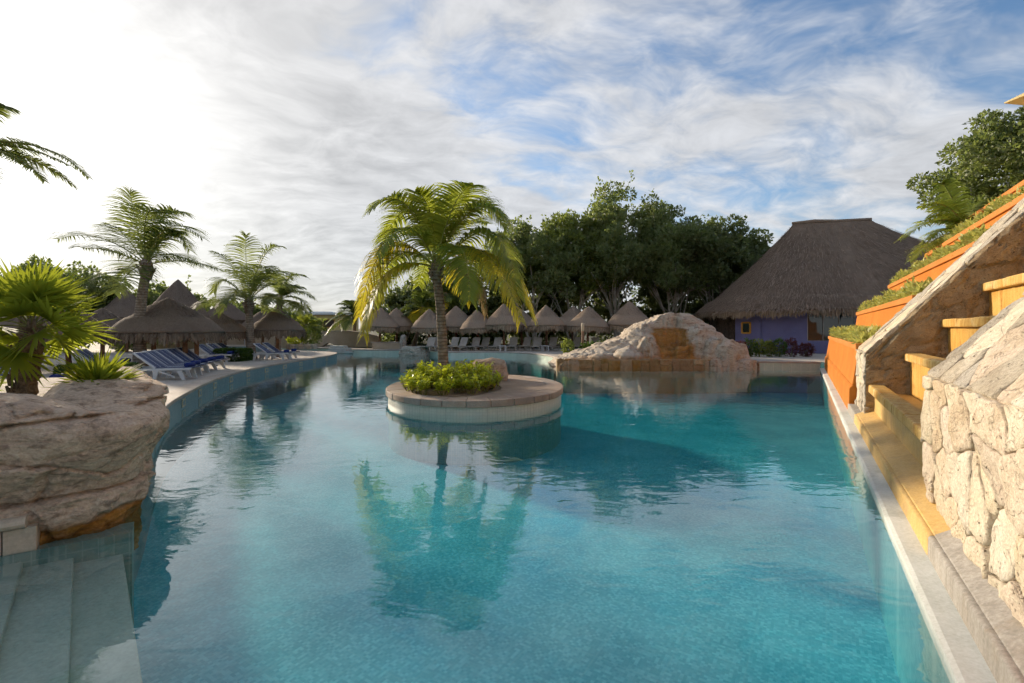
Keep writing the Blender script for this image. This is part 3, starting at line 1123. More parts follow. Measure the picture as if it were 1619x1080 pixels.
mb.build('tile_wall', M['green_wall_tile'], edge)


# waterfall rock at the far side
def peak(x):
    return lerp_pts([(2.2, -0.2), (2.5, 0.3), (3.2, 0.58), (4.4, 0.92), (5.4, 1.24), (6.3, 1.6), (6.6, 1.9), (7.24, 2.28), (7.83, 2.45), (8.3, 2.74), (8.7, 2.83), (9.84, 2.75), (10.3, 2.55), (10.6, 2.31), (11.2, 1.95), (11.7, 1.72), (12.05, 1.34), (12.35, 0.8), (12.5, -0.1)], x)


def cascade_base(x, y):
    """smooth shape of the rock; breaks and strata are pushed in afterwards along the normals"""
    S = peak(x)
    front = 24.45 + 0.2 * sstep(abs(x - 7.0), 3.0, 5.0)
    yw = y + 0.25 * fbm((x * 0.7, y * 0.7, 1.0), 3)
    k = 0.35 * sstep(yw, front + 0.35, front + 0.9) + 0.30 * sstep(yw, front + 0.9, front + 1.5) + 0.35 * sstep(yw, front + 1.4, front + 2.2)
    z = 0.42 + (S - 0.42) * k if S > 0.42 else S
    # right shoulder stays high towards the front
    sh = sstep(x, 9.5, 10.2) * (1 - sstep(x, 11.9, 12.4))
    z = max(z, sh * (0.2 + (1.25 - 0.35 * sstep(x, 11.0, 12.2)) * sstep(yw, 24.1, 24.8)))
    # stepped water chute with a cap boulder behind it
    xr = x + 0.22 * fbm((x * 1.1, y * 1.1, 6.0), 3)
    ch = sstep(xr, 7.45, 7.8) * (1 - sstep(xr, 9.0, 9.25))
    if ch > 0:
        yk = y + 0.16 * fbm((x * 1.8, 2.0, 5.0), 3)
        zc_ = 0.45 + 0.40 * sstep(yk, 25.2, 25.3) + 0.16 * sstep(yk, 25.5, 25.9) + 0.92 * sstep(yk, 25.92, 26.02) + max(0.0, S - 1.93) * sstep(yk, 26.38, 26.62)
        z = z + (zc_ - z) * ch
    blk = sstep(xr, 8.5, 8.7) * (1 - sstep(xr, 9.5, 9.85)) * sstep(yw, 24.95, 25.08) * (1 - sstep(y, 25.9, 26.1))
    z = max(z, 1.08 * blk)
    for (bx, by, br, bz) in ((9.75, 25.75, 0.75, 2.15), (7.15, 25.6, 0.6, 1.55), (10.9, 24.9, 0.8, 1.4), (6.0, 25.2, 0.9, 1.05), (4.6, 24.95, 0.8, 0.75)):
        dd = math.hypot(x - bx, (y - by) * 0.9) / br
        if dd < 1:
            z = max(z, bz * (1 - 0.55 * dd ** 2.5) * sstep(1.0 - dd, 0.0, 0.12) if bz > z else z)
    if y < 24.0 + 0.3 * (1 - sh):
        z = -0.9
    back = sstep(y, 28.4, 29.6)
    return z * (1 - back) - 0.2 * back


def cascade_push(q):
    w_ = q + Vector((fbm(q * 0.9, 3), fbm(q * 0.9 + Vector((7, 0, 0)), 3), fbm(q * 0.9 + Vector((0, 7, 0)), 3))) * 0.45
    dip = w_.z * 1.5 + w_.x * 0.55
    ds, ps = noise.voronoi(Vector((w_.x * 0.75 - w_.z * 0.35, w_.y * 0.9, dip)))
    o = 0.13 * noise.noise(ps[0] * 3.3) - 0.09 * max(0.0, 1 - (ds[1] - ds[0]) / 0.07)
    ds, ps = noise.voronoi(Vector((w_.x * 1.9, w_.y * 2.2, dip * 2.4)))
    o += 0.02 * noise.noise(ps[0] * 3.3) - 0.018 * max(0.0, 1 - (ds[1] - ds[0]) / 0.1)
    sd = dip * 2.2 + 0.7 * fbm(q * 0.8, 2)
    o += 0.05 * (sstep(sd % 1.0, 0.0, 0.8) - sstep(sd % 1.0, 0.86, 1.0))
    return o + 0.025 * fbm(q * 6, 4, 0.6)


def stain_fall(t, p):
    q = t.n('ShaderNodeSeparateXYZ', i_0=p)
    x, y, z = q.outputs
    w1 = t.noise(p, 1.6, 4)
    xw = t.math('ADD', x, t.math('MULTIPLY', t.math('SUBTRACT', w1, 0.5), 0.7))
    a = t.math('MULTIPLY', t.smooth(xw, 7.35, 7.8), t.smooth(xw, 9.45, 9.1))
    a = t.math('MULTIPLY', a, t.smooth(z, 2.15, 1.95))
    b = t.math('MULTIPLY', t.math('MULTIPLY', t.smooth(xw, 8.2, 8.6), t.smooth(xw, 9.7, 9.2)), t.smooth(z, 1.3, 1.0))
    c = t.math('MULTIPLY', t.math('MULTIPLY', t.math('MULTIPLY', t.smooth(y, 25.7, 25.0), t.smooth(x, 10.2, 9.6)), t.smooth(z, 0.75, 0.45)), 0.5)
    # runs that spread from the chute
    mpz = t.n('ShaderNodeMapping')
    mpz.inputs['Scale'].default_value = (1, 1, 0.25)
    t.set(mpz.inputs['Vector'], p)
    run = t.smooth(t.noise(mpz.outputs[0], 2.6, 5, 0.65), 0.5, 0.62)
    e_ = t.math('MULTIPLY', t.math('MULTIPLY', t.math('MULTIPLY', t.smooth(xw, 6.3, 7.4), t.smooth(xw, 10.4, 9.4)), t.smooth(z, 1.9, 1.0)), t.math('MULTIPLY', run, 0.65))
    a = t.math('MULTIPLY', a, t.math('ADD', 0.75, t.math('MULTIPLY', run, 0.3)))
    return t.math('MULTIPLY', t.math('MAXIMUM', t.math('MAXIMUM', t.math('MAXIMUM', a, b), c), e_), 1.3, clamp=True)


rock_mat('rock_fall', (0.52, 0.44, 0.345), (0.42, 0.335, 0.245), (0.22, 0.155, 0.105), (0.42, 0.205, 0.055), stain_fall, scale=0.8, grain=0.22, bdist=0.035)
fall = thing('waterfall_rock', 'large tan artificial rock with orange stained water chute across the pool', 'rock', (7.2, 26.2, 0))
xs = np.arange(2.1, 12.5, 0.055)
ys = np.concatenate([np.arange(23.9, 27.2, 0.045), np.arange(27.2, 29.7, 0.12)])
V = [(x, y, cascade_base(x, y)) for x in xs for y in ys]
ny = len(ys)
F = [(i * ny + j, (i + 1) * ny + j, (i + 1) * ny + j + 1, i * ny + j + 1) for i in range(len(xs) - 1) for j in range(ny - 1)]
me = mesh_np('rock_body', V, np.array(F))
nrm = [v.normal.copy() for v in me.vertices]
for v, n_ in zip(me.vertices, nrm):
    calm = 0.35 if (7.7 < v.co.x < 9.1 and v.co.y < 26.3) else 1.0
    v.co = v.co + n_ * (cascade_push(v.co) * calm)
me.update()
link('rock_body', me, M['rock_fall'], fall, smooth=True)
# ================================================================ CASCADE STAIR AND ORANGE TERRACES
def extrude_u(profile, u0, u1, skew=None):
    """solid whose cross-section (v, z) is pushed along the pool wall from u0 to u1; u0 and u1 may be functions of (v, z)"""
    mb = MB()
    k = len(profile)
    f0 = u0 if callable(u0) else (lambda v, z: u0)
    f1 = u1 if callable(u1) else (lambda v, z: u1)
    V = [U(f0(v, z), v, z) for v, z in profile] + [U(f1(v, z), v, z) for v, z in profile]
    F = [(i, (i + 1) % k, k + (i + 1) % k, k + i) for i in range(k)] + [tuple(range(k))[::-1], tuple(range(k, 2 * k))]
    mb.add(V, F)
    return mb


def fix_normals(o):
    bm = bmesh.new()
    bm.from_mesh(o.data)
    bmesh.ops.recalc_face_normals(bm, faces=bm.faces)
    bm.to_mesh(o.data)
    bm.free()
    return o


def clip_half(poly, n, c):
    """keep points with n.p <= c"""
    out = []
    for i, p in enumerate(poly):
        q = poly[(i + 1) % len(poly)]
        dp, dq = n[0] * p[0] + n[1] * p[1] - c, n[0] * q[0] + n[1] * q[1] - c
        if dp <= 0:
            out.append(p)
        if (dp < 0 < dq) or (dq < 0 < dp):
            t_ = dp / (dp - dq)
            out.append((p[0] + (q[0] - p[0]) * t_, p[1] + (q[1] - p[1]) * t_))
    return out


def shrink(poly, g_):
    """inset a convex polygon by g_"""
    area = sum(p[0] * q[1] - q[0] * p[1] for p, q in zip(poly, poly[1:] + poly[:1])) / 2
    if area < 0:
        poly = poly[::-1]
    out = list(poly)
    for p, q in zip(poly, poly[1:] + poly[:1]):
        e = (q[0] - p[0], q[1] - p[1])
        l_ = math.hypot(*e)
        if l_ < 1e-6:
            continue
        nx, ny_ = e[1] / l_, -e[0] / l_
        out = clip_half(out, (nx, ny_), nx * p[0] + ny_ * p[1] - g_)
        if len(out) < 3:
            return []
    return out


def stone_panel(parent, to3, normal, region, dx, dy, mats, gap=0.012, proud=0.03, seed=1, name='stone', rough=0.02, jit=0.42, fine=0.042, stagger=True, cells=None):
    """irregular stones that fill a convex 2-D region; to3(a, b) gives the 3-D place, normal the outward direction"""
    r = random.Random(seed)
    x0, x1 = min(p[0] for p in region), max(p[0] for p in region)
    y0, y1 = min(p[1] for p in region), max(p[1] for p in region)
    seeds = []
    row = 0
    y = y0 - dy
    while y < y1 + dy:
        x = x0 - dx + (0.5 * dx if (stagger and row % 2) else 0)
        while x < x1 + dx:
            seeds.append((x + r.uniform(-jit, jit) * dx, y + r.uniform(-jit, jit) * dy))
            x += dx
        y += dy
        row += 1
    made = []
    for i, s in enumerate(seeds if cells is None else cells):
        cell = list(region) if cells is None else list(s)
        for j, q in enumerate(seeds if cells is None else ()):
            if i == j or abs(q[0] - s[0]) > 3 * dx or abs(q[1] - s[1]) > 3 * dy:
                continue
            ex, ey = (q[0] - s[0]) / dx ** 2, (q[1] - s[1]) / dy ** 2      # cells follow the stones' aspect
            mxp, myp = (q[0] + s[0]) / 2, (q[1] + s[1]) / 2
            cell = clip_half(cell, (ex, ey), ex * mxp + ey * myp)
            if len(cell) < 3:
                break
        if len(cell) < 3:
            continue
        cell = shrink(cell, gap / 2)
        if len(cell) < 3:
            continue
        cx_, cy_ = sum(p[0] for p in cell) / len(cell), sum(p[1] for p in cell) / len(cell)
        per = []
        for p, q in zip(cell, cell[1:] + cell[:1]):
            l_ = math.hypot(q[0] - p[0], q[1] - p[1])
            kk = max(1, int(l_ / fine))
            for m_ in range(kk):
                per.append((p[0] + (q[0] - p[0]) * m_ / kk, p[1] + (q[1] - p[1]) * m_ / kk))
        # rounded corners and a broken outline
        n_ = len(per)
        for _ in range(1):
            per = [((per[a - 1][0] + 2 * per[a][0] + per[(a + 1) % n_][0]) / 4, (per[a - 1][1] + 2 * per[a][1] + per[(a + 1) % n_][1]) / 4) for a in range(n_)]
        per = [(x_ + rough * 0.5 * noise.noise((x_ * 9, y_ * 9, seed)), y_ + rough * 0.5 * noise.noise((x_ * 9, y_ * 9, seed + 7))) for x_, y_ in per]
        size = min(x1 - x0, y1 - y0, dx, dy)
        h = proud * r.uniform(0.55, 1.25)
        tx, ty = r.uniform(-0.05, 0.05), r.uniform(-0.05, 0.05)
        V, F = [], []
        rings = ((1.0, -0.05), (1.0, h * 0.7), (1 - 0.05, h), (1 - 0.3, h), (1 - 0.66, h))
        for s_, hz in rings:
            for x_, y_ in per:
                a_, b_ = cx_ + (x_ - cx_) * s_, cy_ + (y_ - cy_) * s_
                z_ = hz
                if hz > 0:
                    z_ += rough * fbm((a_ * 6, b_ * 6, seed * 1.7), 3) * (1.0 if s_ < 1 else 0.5) + (tx * (a_ - cx_) + ty * (b_ - cy_)) * (1 if s_ < 1 else 0.6)
                V.append(to3(a_, b_) + normal * z_)
        V.append(to3(cx_, cy_) + normal * (h + rough * fbm((cx_ * 6, cy_ * 6, seed * 1.7), 3)))
        for ri in range(len(rings) - 1):
            for a in range(n_):
                b = (a + 1) % n_
                F.append((ri * n_ + a, ri * n_ + b, (ri + 1) * n_ + b, (ri + 1) * n_ + a))
        lst = (len(rings) - 1) * n_
        for a in range(n_):
            F.append((lst + a, lst + (a + 1) % n_, len(rings) * n_))
        me = bpy.data.meshes.new(name)
        me.from_pydata([tuple(v) for v in V], [], F)
        o = link(name, me, M[r.choice(mats)], parent, smooth=True)
        made.append(fix_normals(o))
    return made


# front ledge of the waterfall rock, laid from separate stained stones
fcells = []
fx = 2.3
while fx < 10.45:
    fw_ = min(rnd.uniform(0.3, 0.85), 10.5 - fx)
    sk = rnd.uniform(-0.05, 0.05)
    ftop = 0.47 + rnd.uniform(-0.05, 0.05)
    fm = rnd.uniform(0.16, 0.28)
    if rnd.random() < 0.45:
        fcells.append([(fx, fm), (fx + fw_, fm + sk), (fx + fw_, ftop), (fx, ftop)])
        fcells.append([(fx, -0.4), (fx + fw_, -0.4), (fx + fw_, fm + sk), (fx, fm)])
    else:
        fcells.append([(fx, -0.4), (fx + fw_, -0.4), (fx + fw_, ftop), (fx, ftop)])
    fx += fw_
stone_panel(fall, lambda a, b_: Vector((a, 24.36 - 0.16 * math.sin((a - 2.3) / 8.4 * math.pi) + 0.35 * sstep(3.2 - a, 0, 1), b_)), Vector((0, -1, 0)), [(2.3, -0.4), (10.5, -0.4), (10.5, 0.5), (2.3, 0.47)], 0.5, 0.36, ['fall_stone', 'fall_stone', 'fall_stone', 'brown_stone'], seed=6, proud=0.035, gap=0.03, rough=0.07, name='ledge_stone', fine=0.05, cells=fcells)
mb = MB()
for i in range(40):
    a = 2.3 + 8.2 * i / 40
    c = 2.3 + 8.2 * (i + 1) / 40
    fy = lambda q: 24.37 - 0.16 * math.sin((q - 2.3) / 8.4 * math.pi) + 0.35 * sstep(3.2 - q, 0, 1)
    mb.hexa([(a, fy(a), -0.9), (c, fy(c), -0.9), (c, fy(c) + 0.5, -0.9), (a, fy(a) + 0.5, -0.9), (a, fy(a), 0.43), (c, fy(c), 0.43), (c, fy(c) + 0.5, 0.45), (a, fy(a) + 0.5, 0.45)])
mb.build('ledge_core', M['brown_mortar'], fall)
slab('underwater_shelf', [(2.0, 24.6), (2.6, 23.75), (5.0, 23.5), (9.0, 23.5), (12.0, 23.7), (12.6, 24.4), (11, 24.6)], -1.14, -0.13, M['step_plaster'], fall, 0.03)

SL = 1.13          # rise per metre of the sloping walls
V0 = 1.10          # v of their upright front
ZF = 1.52          # top of the upright front
VB = 6.2
zsl = lambda v: ZF + (v - V0) * SL
NEAR_U = (3.62, 6.45)
FAR_U = (11.95, 13.75)


def pier(name, label, u0, u1, front_mats, top_mats, seed, fdx, fdy, z_low, core_mat, side=False):
    base = U((u0 + u1) / 2, V0 + 0.6, 0)
    t_ = thing(name, label, 'stone wall', base)
    prof = [(V0 + 0.02, -0.5), (V0 + 0.02, ZF), (VB, zsl(VB) - 0.02), (VB, -0.5)]
    fix_normals(extrude_u(prof, u0 + 0.02, u1 - 0.02).build('core', M[core_mat], t_))
    stone_panel(t_, lambda a, b: U(a, V0, b), -DV, [(u0, z_low), (u1, z_low), (u1, ZF + 0.01), (u0, ZF + 0.01)], fdx, fdy, front_mats, seed=seed, proud=0.045, gap=0.014, rough=0.045)
    ns = (Vector((0, 0, 1)) - DV * SL).normalized()
    Ls = (VB - V0) * math.hypot(1, SL)
    cs = 1 / math.hypot(1, SL)
    stone_panel(t_, lambda a, b: U(a, V0 + b * cs, ZF + b * cs * SL), ns, [(u0, 0.0), (u1, 0.0), (u1, Ls), (u0, Ls)], fdx * 1.15, fdy * 2.0, top_mats, seed=seed + 3, proud=0.02, gap=0.010, rough=0.03, fine=0.06)
    if side:
        V, F = [], []
        nv_, nz_ = 84, 110
        for i in range(nv_ + 1):
            v_ = V0 - 0.02 + (VB - 1.0 - V0) * i / nv_
            zt_ = zsl(v_) + 0.02
            for j in range(nz_ + 1):
                z_ = -0.05 + (zt_ + 0.05) * j / nz_
                q = Vector((v_, 0, z_))
                wq = q + Vector((fbm(q * 2.1, 3), 0, fbm(q * 2.1 + Vector((5, 5, 0)), 3))) * 0.22
                ds, ps = noise.voronoi(Vector((wq.x * 1.9, 0.3, wq.z * 2.6)))
                o_ = 0.05 * noise.noise(ps[0] * 4.1) - 0.045 * max(0.0, 1 - (ds[1] - ds[0]) / 0.06) + 0.07 * fbm(q * 2.3, 4) + 0.02 * fbm(q * 14, 3)
                o_ -= 0.10 * max(0.0, fbm(q * 3.1 + Vector((4, 0, 0)), 3) - 0.22)
                V.append(U(u0 - 0.03 - o_ + 0.05 * sstep(z_, zt_ - 0.1, zt_), v_, z_))
        for i in range(nv_):
            for j in range(nz_):
                a = i * (nz_ + 1) + j
                F.append((a, a + nz_ + 1, a + nz_ + 2, a + 1))
        link('inner_face', mesh_np('inner_face', [tuple(v) for v in V], np.array(F)), M['brown_stone'], t_, smooth=True)
    return t_


pier('stone_flank_wall', 'near flank wall of pale fitted stones with sloping top beside the cascade', NEAR_U[0], NEAR_U[1], ['lime_stone', 'lime_stone', 'lime_pink'], ['lime_stone', 'lime_pink', 'lime_grey'], 21, 0.42, 0.40, 0.30, 'mortar')
pier('stone_flank_wall', 'far flank wall with rough sloping top and brown inner face beside the cascade', FAR_U[0], FAR_U[1], ['lime_grey', 'lime_stone'], ['lime_grey', 'lime_stone', 'lime_grey'], 33, 0.5, 0.34, 0.02, 'brown_mortar', side=True)

# stepped cascade between the two flank walls
casc = thing('cascade_stair', 'stepped ochre cascade of stone lips between the two flank walls', 'cascade', U(9.2, 1.6, 0))
lips = [(1.15 + 0.553 * i, 0.89 + 0.645 * i) for i in range(8)]
u0, u1 = NEAR_U[1] + 0.0, FAR_U[0] - 0.015
for i, (v, z) in enumerate(lips):
    zb = 0.2 if i == 0 else lips[i - 1][1] - 0.28
    nv = lips[i + 1][0] if i + 1 < len(lips) else v + 0.6
    # riser, with basin floor behind it
    extrude_u([(v + 0.07, zb), (v + 0.07, z - 0.155), (nv + 0.10, z - 0.155), (nv + 0.10, zb)], u0, u1).build('riser', M['ochre_stone'] if i else M['ochre_shelf'], casc)
    us = u0
    while us < u1 - 0.02:
        w_ = min(rnd.uniform(0.55, 1.0), u1 - us)
        if u1 - us - w_ < 0.3:
            w_ = u1 - us
        extrude_u([(v - 0.03 + rnd.uniform(-0.008, 0.008), z - 0.153), (v - 0.03 + rnd.uniform(-0.008, 0.008), z + rnd.uniform(-0.008, 0.008)), (v + 0.24, z), (v + 0.24, z - 0.153)], us + 0.003, us + w_ - 0.003).build('lip_stone', M['ochre_lip'], casc, bevel=0.028)
        us += w_
# side cheeks of the near flank (inner face towards the cascade)
# base along the pool: white curb, low orange face and shelf under the cascade, grey apron elsewhere
curb = thing('pool_curb', 'white curb and stained apron along the foot of the stone walls', 'curb', U(9, 0.85, 0))
extrude_u([(0.735, -0.06), (0.735, 0.045), (0.765, 0.06), (0.93, 0.075), (0.93, -0.06)], -5, 28.5).build('ledge', M['white_ledge'], curb)
for (a, b, m1, m2) in ((-5, 5.35, 'grey_concrete', 'grey_concrete'), (5.35, 12.2, 'ochre_shelf', 'ochre_shelf'), (12.2, 13.9, 'grey_concrete', 'lime_grey')):
    fix_normals(extrude_u([(0.905, 0.0), (0.912, 0.235), (0.93, 0.25), (1.4, 0.25), (1.4, 0.0)], a + 0.002, b - 0.002).build('apron_face', M[m1], curb, bevel=0.012))
    if m2 != 'lime_grey':
        fix_normals(extrude_u([(0.952, 0.2), (0.955, 0.262), (1.09 if a < 5 else 1.24, 0.35 if a < 5 else 0.37), (1.4, 0.35 if a < 5 else 0.37), (1.4, 0.2)], a + 0.004, b - 0.004).build('apron_slope', M[m2], curb, bevel=0.008))

# orange stepped planters beyond the far flank wall
terr = thing('stepped_planter', 'orange painted stepped planter terraces rising beyond the cascade', 'planter', U(20, 1.5, 0))
Zt = [1.66, 2.75, 3.85, 4.95, 6.05]
Vt = [1.10, 2.12, 3.14, 4.16, 5.18]
Ue = [28.0, 26.9, 25.8, 24.7, 23.6]
extrude_u([(0.915, 0.02), (0.93, 0.62), (0.99, 0.68), (3.0, 0.68), (3.0, 0.02)], FAR_U[1] + 0.0, lambda v, z: 28.35 - 0.1 * z).build('plinth', M['orange_paint'], terr, bevel=0.02)
for k in range(5):
    zb = 0.683 if k == 0 else Zt[k - 1] - 0.25
    v, z, ue = Vt[k], Zt[k], Ue[k]
    batter = 0.16
    extrude_u([(v - batter * (z - zb) / 1.0 * 0.75, zb), (v, z - 0.15), (8.5, z - 0.15), (8.5, zb)], FAR_U[1] + 0.0, (lambda v_, z_, ue=ue, z=z: ue + 0.14 * (z - z_))).build('terrace_face', M['orange_paint'], terr, bevel=0.02)
    # the lip is a kerb on two sides; soil inside
    extrude_u([(v - 0.05, z - 0.148), (v - 0.05, z), (v + 0.14, z), (v + 0.14, z - 0.148)], FAR_U[1] + 0.0, ue + 0.05).build('lip', M['orange_lip'], terr, bevel=0.015)
    extrude_u([(v + 0.142, z - 0.148), (v + 0.142, z - 0.003), (8.0, z - 0.003), (8.0, z - 0.148)], ue - 0.14, ue + 0.05).build('lip', M['orange_lip'], terr, bevel=0.015)
    extrude_u([(v + 0.142, z - 0.148), (v + 0.142, z - 0.06), (v + 0.98, z - 0.06), (v + 0.98, z - 0.148)], FAR_U[1] + 0.0, ue - 0.142).build('soil', M['soil'], terr)
# orange planter on the near side, only a corner in view
terr2 = thing('stepped_planter', 'orange painted planter corner below the near flank wall', 'planter', U(2.5, 1.2, 0))
extrude_u([(1.02, 0.3), (1.10, 1.3), (5.0, 1.3), (5.0, 0.3)], 0.6, NEAR_U[0] + 0.0).build('terrace_face', M['orange_paint'], terr2, bevel=0.02)
extrude_u([(1.03, 1.303), (1.03, 1.45), (5.0, 1.45), (5.0, 1.303)], 0.6, NEAR_U[0] + 0.0).build('lip', M['orange_lip'], terr2, bevel=0.02)

# ================================================================ PLANTS
def unit(a):
    return a / np.maximum(np.linalg.norm(a, axis=1, keepdims=True), 1e-6)


def leaf_quads(P, D, ln, wd, rng, fold=0.18):
    """one folded diamond per leaf: base, left, tip, right"""
    n = len(P)
    R_ = rng.normal(size=(n, 3))
    W = unit(np.cross(D, R_))
    N = np.cross(W, D)
    ln = np.broadcast_to(np.asarray(ln, dtype=float), (n,))[:, None]
    wd = np.broadcast_to(np.asarray(wd, dtype=float), (n,))[:, None]
    b = P
    l_ = P + D * ln * 0.45 + W * wd * 0.5 + N * ln * fold * 0.4
    tip = P + D * ln - N * ln * fold * 0.3
    r_ = P + D * ln * 0.45 - W * wd * 0.5 + N * ln * fold * 0.4
    V = np.stack([b, l_, tip, r_], axis=1).reshape(-1, 3)
    i = np.arange(n)[:, None] * 4
    return V, i + np.array([[0, 3, 2, 1]])


def clump_leaves(centres, radii, per, ln, wd, rng, up=0.25, flat=0.75):
    Ps, Ds = [], []
    for c, r in zip(centres, radii):
        k = max(6, int(per * (r / np.mean(radii)) ** 2))
        d = unit(rng.normal(size=(k, 3)))
        rad = r * rng.uniform(0.35, 1.0, size=(k, 1)) ** 0.6
        p = d * rad * np.array([1, 1, flat])
        Ps.append(np.asarray(c) + p)
        dd = unit(d + rng.normal(size=(k, 3)) * 0.7 + np.array([0, 0, up]))
        Ds.append(dd)
    P, D = np.concatenate(Ps), np.concatenate(Ds)
    s = rng.uniform(0.65, 1.25, size=len(P))
    return leaf_quads(P, D, ln * s, wd * s, rng)


def tree(name, label, base, crown_c, rx, ry, rz, leaf, nclump=70, per=150, ln=0.3, wd=0.2, seed=1, stems=4, bark='bark_pale', group=None, low=-0.75, cat='tree', twig=1.0):
    rng = np.random.default_rng(seed)
    r = random.Random(seed)
    base, cc_ = Vector(base), Vector(crown_c)
    t_ = thing(name, label, cat, base, group=group)
    cent, rad = [], []
    while len(cent) < nclump:
        d_ = Vector((r.gauss(0, 1), r.gauss(0, 1), r.gauss(0, 1))).normalized()
        if d_.z < low:
            continue
        f = r.uniform(0.3, 1.0) ** 0.55
        lump = 1 + 0.25 * fbm(d_ * 1.7 + Vector((seed, 0, 0)), 3)
        p = cc_ + Vector((d_.x * rx, d_.y * ry, d_.z * rz)) * f * lump
        cent.append(p)
        rad.append(r.uniform(0.13, 0.26) * (rx + rz) / 2 * (1.15 - 0.35 * f))
    V, F = clump_leaves([tuple(c) for c in cent], rad, per, ln, wd, rng)
    # twigs that stick out of the outline
    tw = [c for c in cent]
    P2, D2 = [], []
    for c in r.sample(tw, min(len(tw), nclump // 3)):
        dd = (c - cc_).normalized()
        L_ = r.uniform(0.1, 0.26) * rx * twig
        for k in range(14):
            f = k / 14
            q = c + dd * (L_ * (0.6 + f)) + Vector((r.gauss(0, 1), r.gauss(0, 1), r.gauss(0, 1))) * 0.12
            P2.append(tuple(q))
            D2.append((dd.x + r.gauss(0, .5), dd.y + r.gauss(0, .5), dd.z + r.gauss(0, .5)))
    V2, F2 = leaf_quads(np.array(P2), unit(np.array(D2)), ln, wd, rng)
    V, F = np.concatenate([V, V2]), np.concatenate([F, F2 + len(V)])
    link('crown', mesh_np('crown', V, F), M[leaf], t_)
    mb = MB()
    for k in range(stems):
        a = 2 * math.pi * (k + r.random() * 0.6) / stems
        b0 = base + Vector((math.cos(a), math.sin(a), 0)) * 0.25 * (stems > 1)
        tgt = r.choice(cent)
        tgt = cc_.lerp(tgt, 0.7) if stems > 1 else cc_
        mid = b0.lerp(tgt, 0.45) + Vector((r.uniform(-.4, .4), r.uniform(-.4, .4), 0))
        pth = catmull([b0 - Vector((0, 0, 0.2)), b0.lerp(mid, 0.5) + Vector((r.uniform(-.15, .15), r.uniform(-.15, .15), 0)), mid, tgt], 4)
        r0 = 0.05 * rz * (0.55 if stems > 2 else 1.0)
        mb.tube(pth, [r0 * (1 - 0.75 * i / (len(pth) - 1)) for i in range(len(pth))], 7)
        for _ in range(5):
            i0 = r.randrange(len(pth) // 2, len(pth) - 1)
            e = min(cent, key=lambda c: (c - pth[i0]).length * r.uniform(0.7, 1.4))
            m2 = pth[i0].lerp(e, 0.5) + Vector((r.uniform(-.3, .3), r.uniform(-.3, .3), r.uniform(-.2, .3)))
            bp = catmull([pth[i0], m2, e], 3)
            mb.tube(bp, [r0 * 0.4 * (1 - 0.7 * i / (len(bp) - 1)) for i in range(len(bp))], 5)
    mb.build('trunk', M[bark], t_, smooth=True)
    return t_


def bush_mesh(size, n, ln, wd, seed, box=False, stems=6):
    """rounded (or clipped) leaf mass in its own frame, standing on z = 0"""
    rng = np.random.default_rng(seed)
    sx_, sy_, sz_ = size
    if box:
        u = rng.uniform(-1, 1, size=(n, 3))
        k = rng.integers(0, 3, size=n)
        sg = np.sign(rng.normal(size=n))
        u[np.arange(n), k] = sg * rng.uniform(0.8, 1.0, size=n)
        D = u.copy()
        # round off the corners
        u = u / np.maximum(1.0, (np.abs(u) ** 5).sum(axis=1, keepdims=True) ** 0.2)
        P = u * np.array([sx_, sy_, sz_ / 2]) + np.array([0, 0, sz_ / 2])
    else:
        D = unit(rng.normal(size=(n, 3)))
        rr = rng.uniform(0.45, 1.0, size=(n, 1)) ** 0.5
        lump = 1 + 0.3 * np.sin(D[:, :1] * 4 + seed) * np.cos(D[:, 1:2] * 5 + seed * 2)
        P = D * rr * lump * np.array([sx_, sy_, sz_ / 2]) + np.array([0, 0, sz_ * 0.55])
    P[:, 2] = np.maximum(P[:, 2], 0.02)
    D = unit(D + rng.normal(size=(n, 3)) * 0.6 + np.array([0, 0, 0.35]))
    s = rng.uniform(0.7, 1.3, size=n)
    return leaf_quads(P, D, ln * s, wd * s, rng)


def bush(name, label, cat, loc, size, n, ln, wd, leaf, seed, box=False, group=None, rz=0.0, stem_mat='stem'):
    t_ = thing(name, label, cat, loc, rz, group)
    V, F = bush_mesh(size, n, ln, wd, seed, box)
    link('foliage', mesh_np('foliage', V, F), M[leaf], t_, local=True)
    r = random.Random(seed)
    mb = MB()
    for k in range(5):
        a = r.uniform(0, 6.28)
        e = Vector((math.cos(a) * size[0] * 0.5, math.sin(a) * size[1] * 0.5, size[2] * 0.75))
        mb.tube([(e.x * 0.15, e.y * 0.15, -0.05), (e.x * 0.5, e.y * 0.5, e.z * 0.5), e], [0.02, 0.015, 0.008], 5)
    mb.build('stem', M[stem_mat], t_, local=True)
    return t_


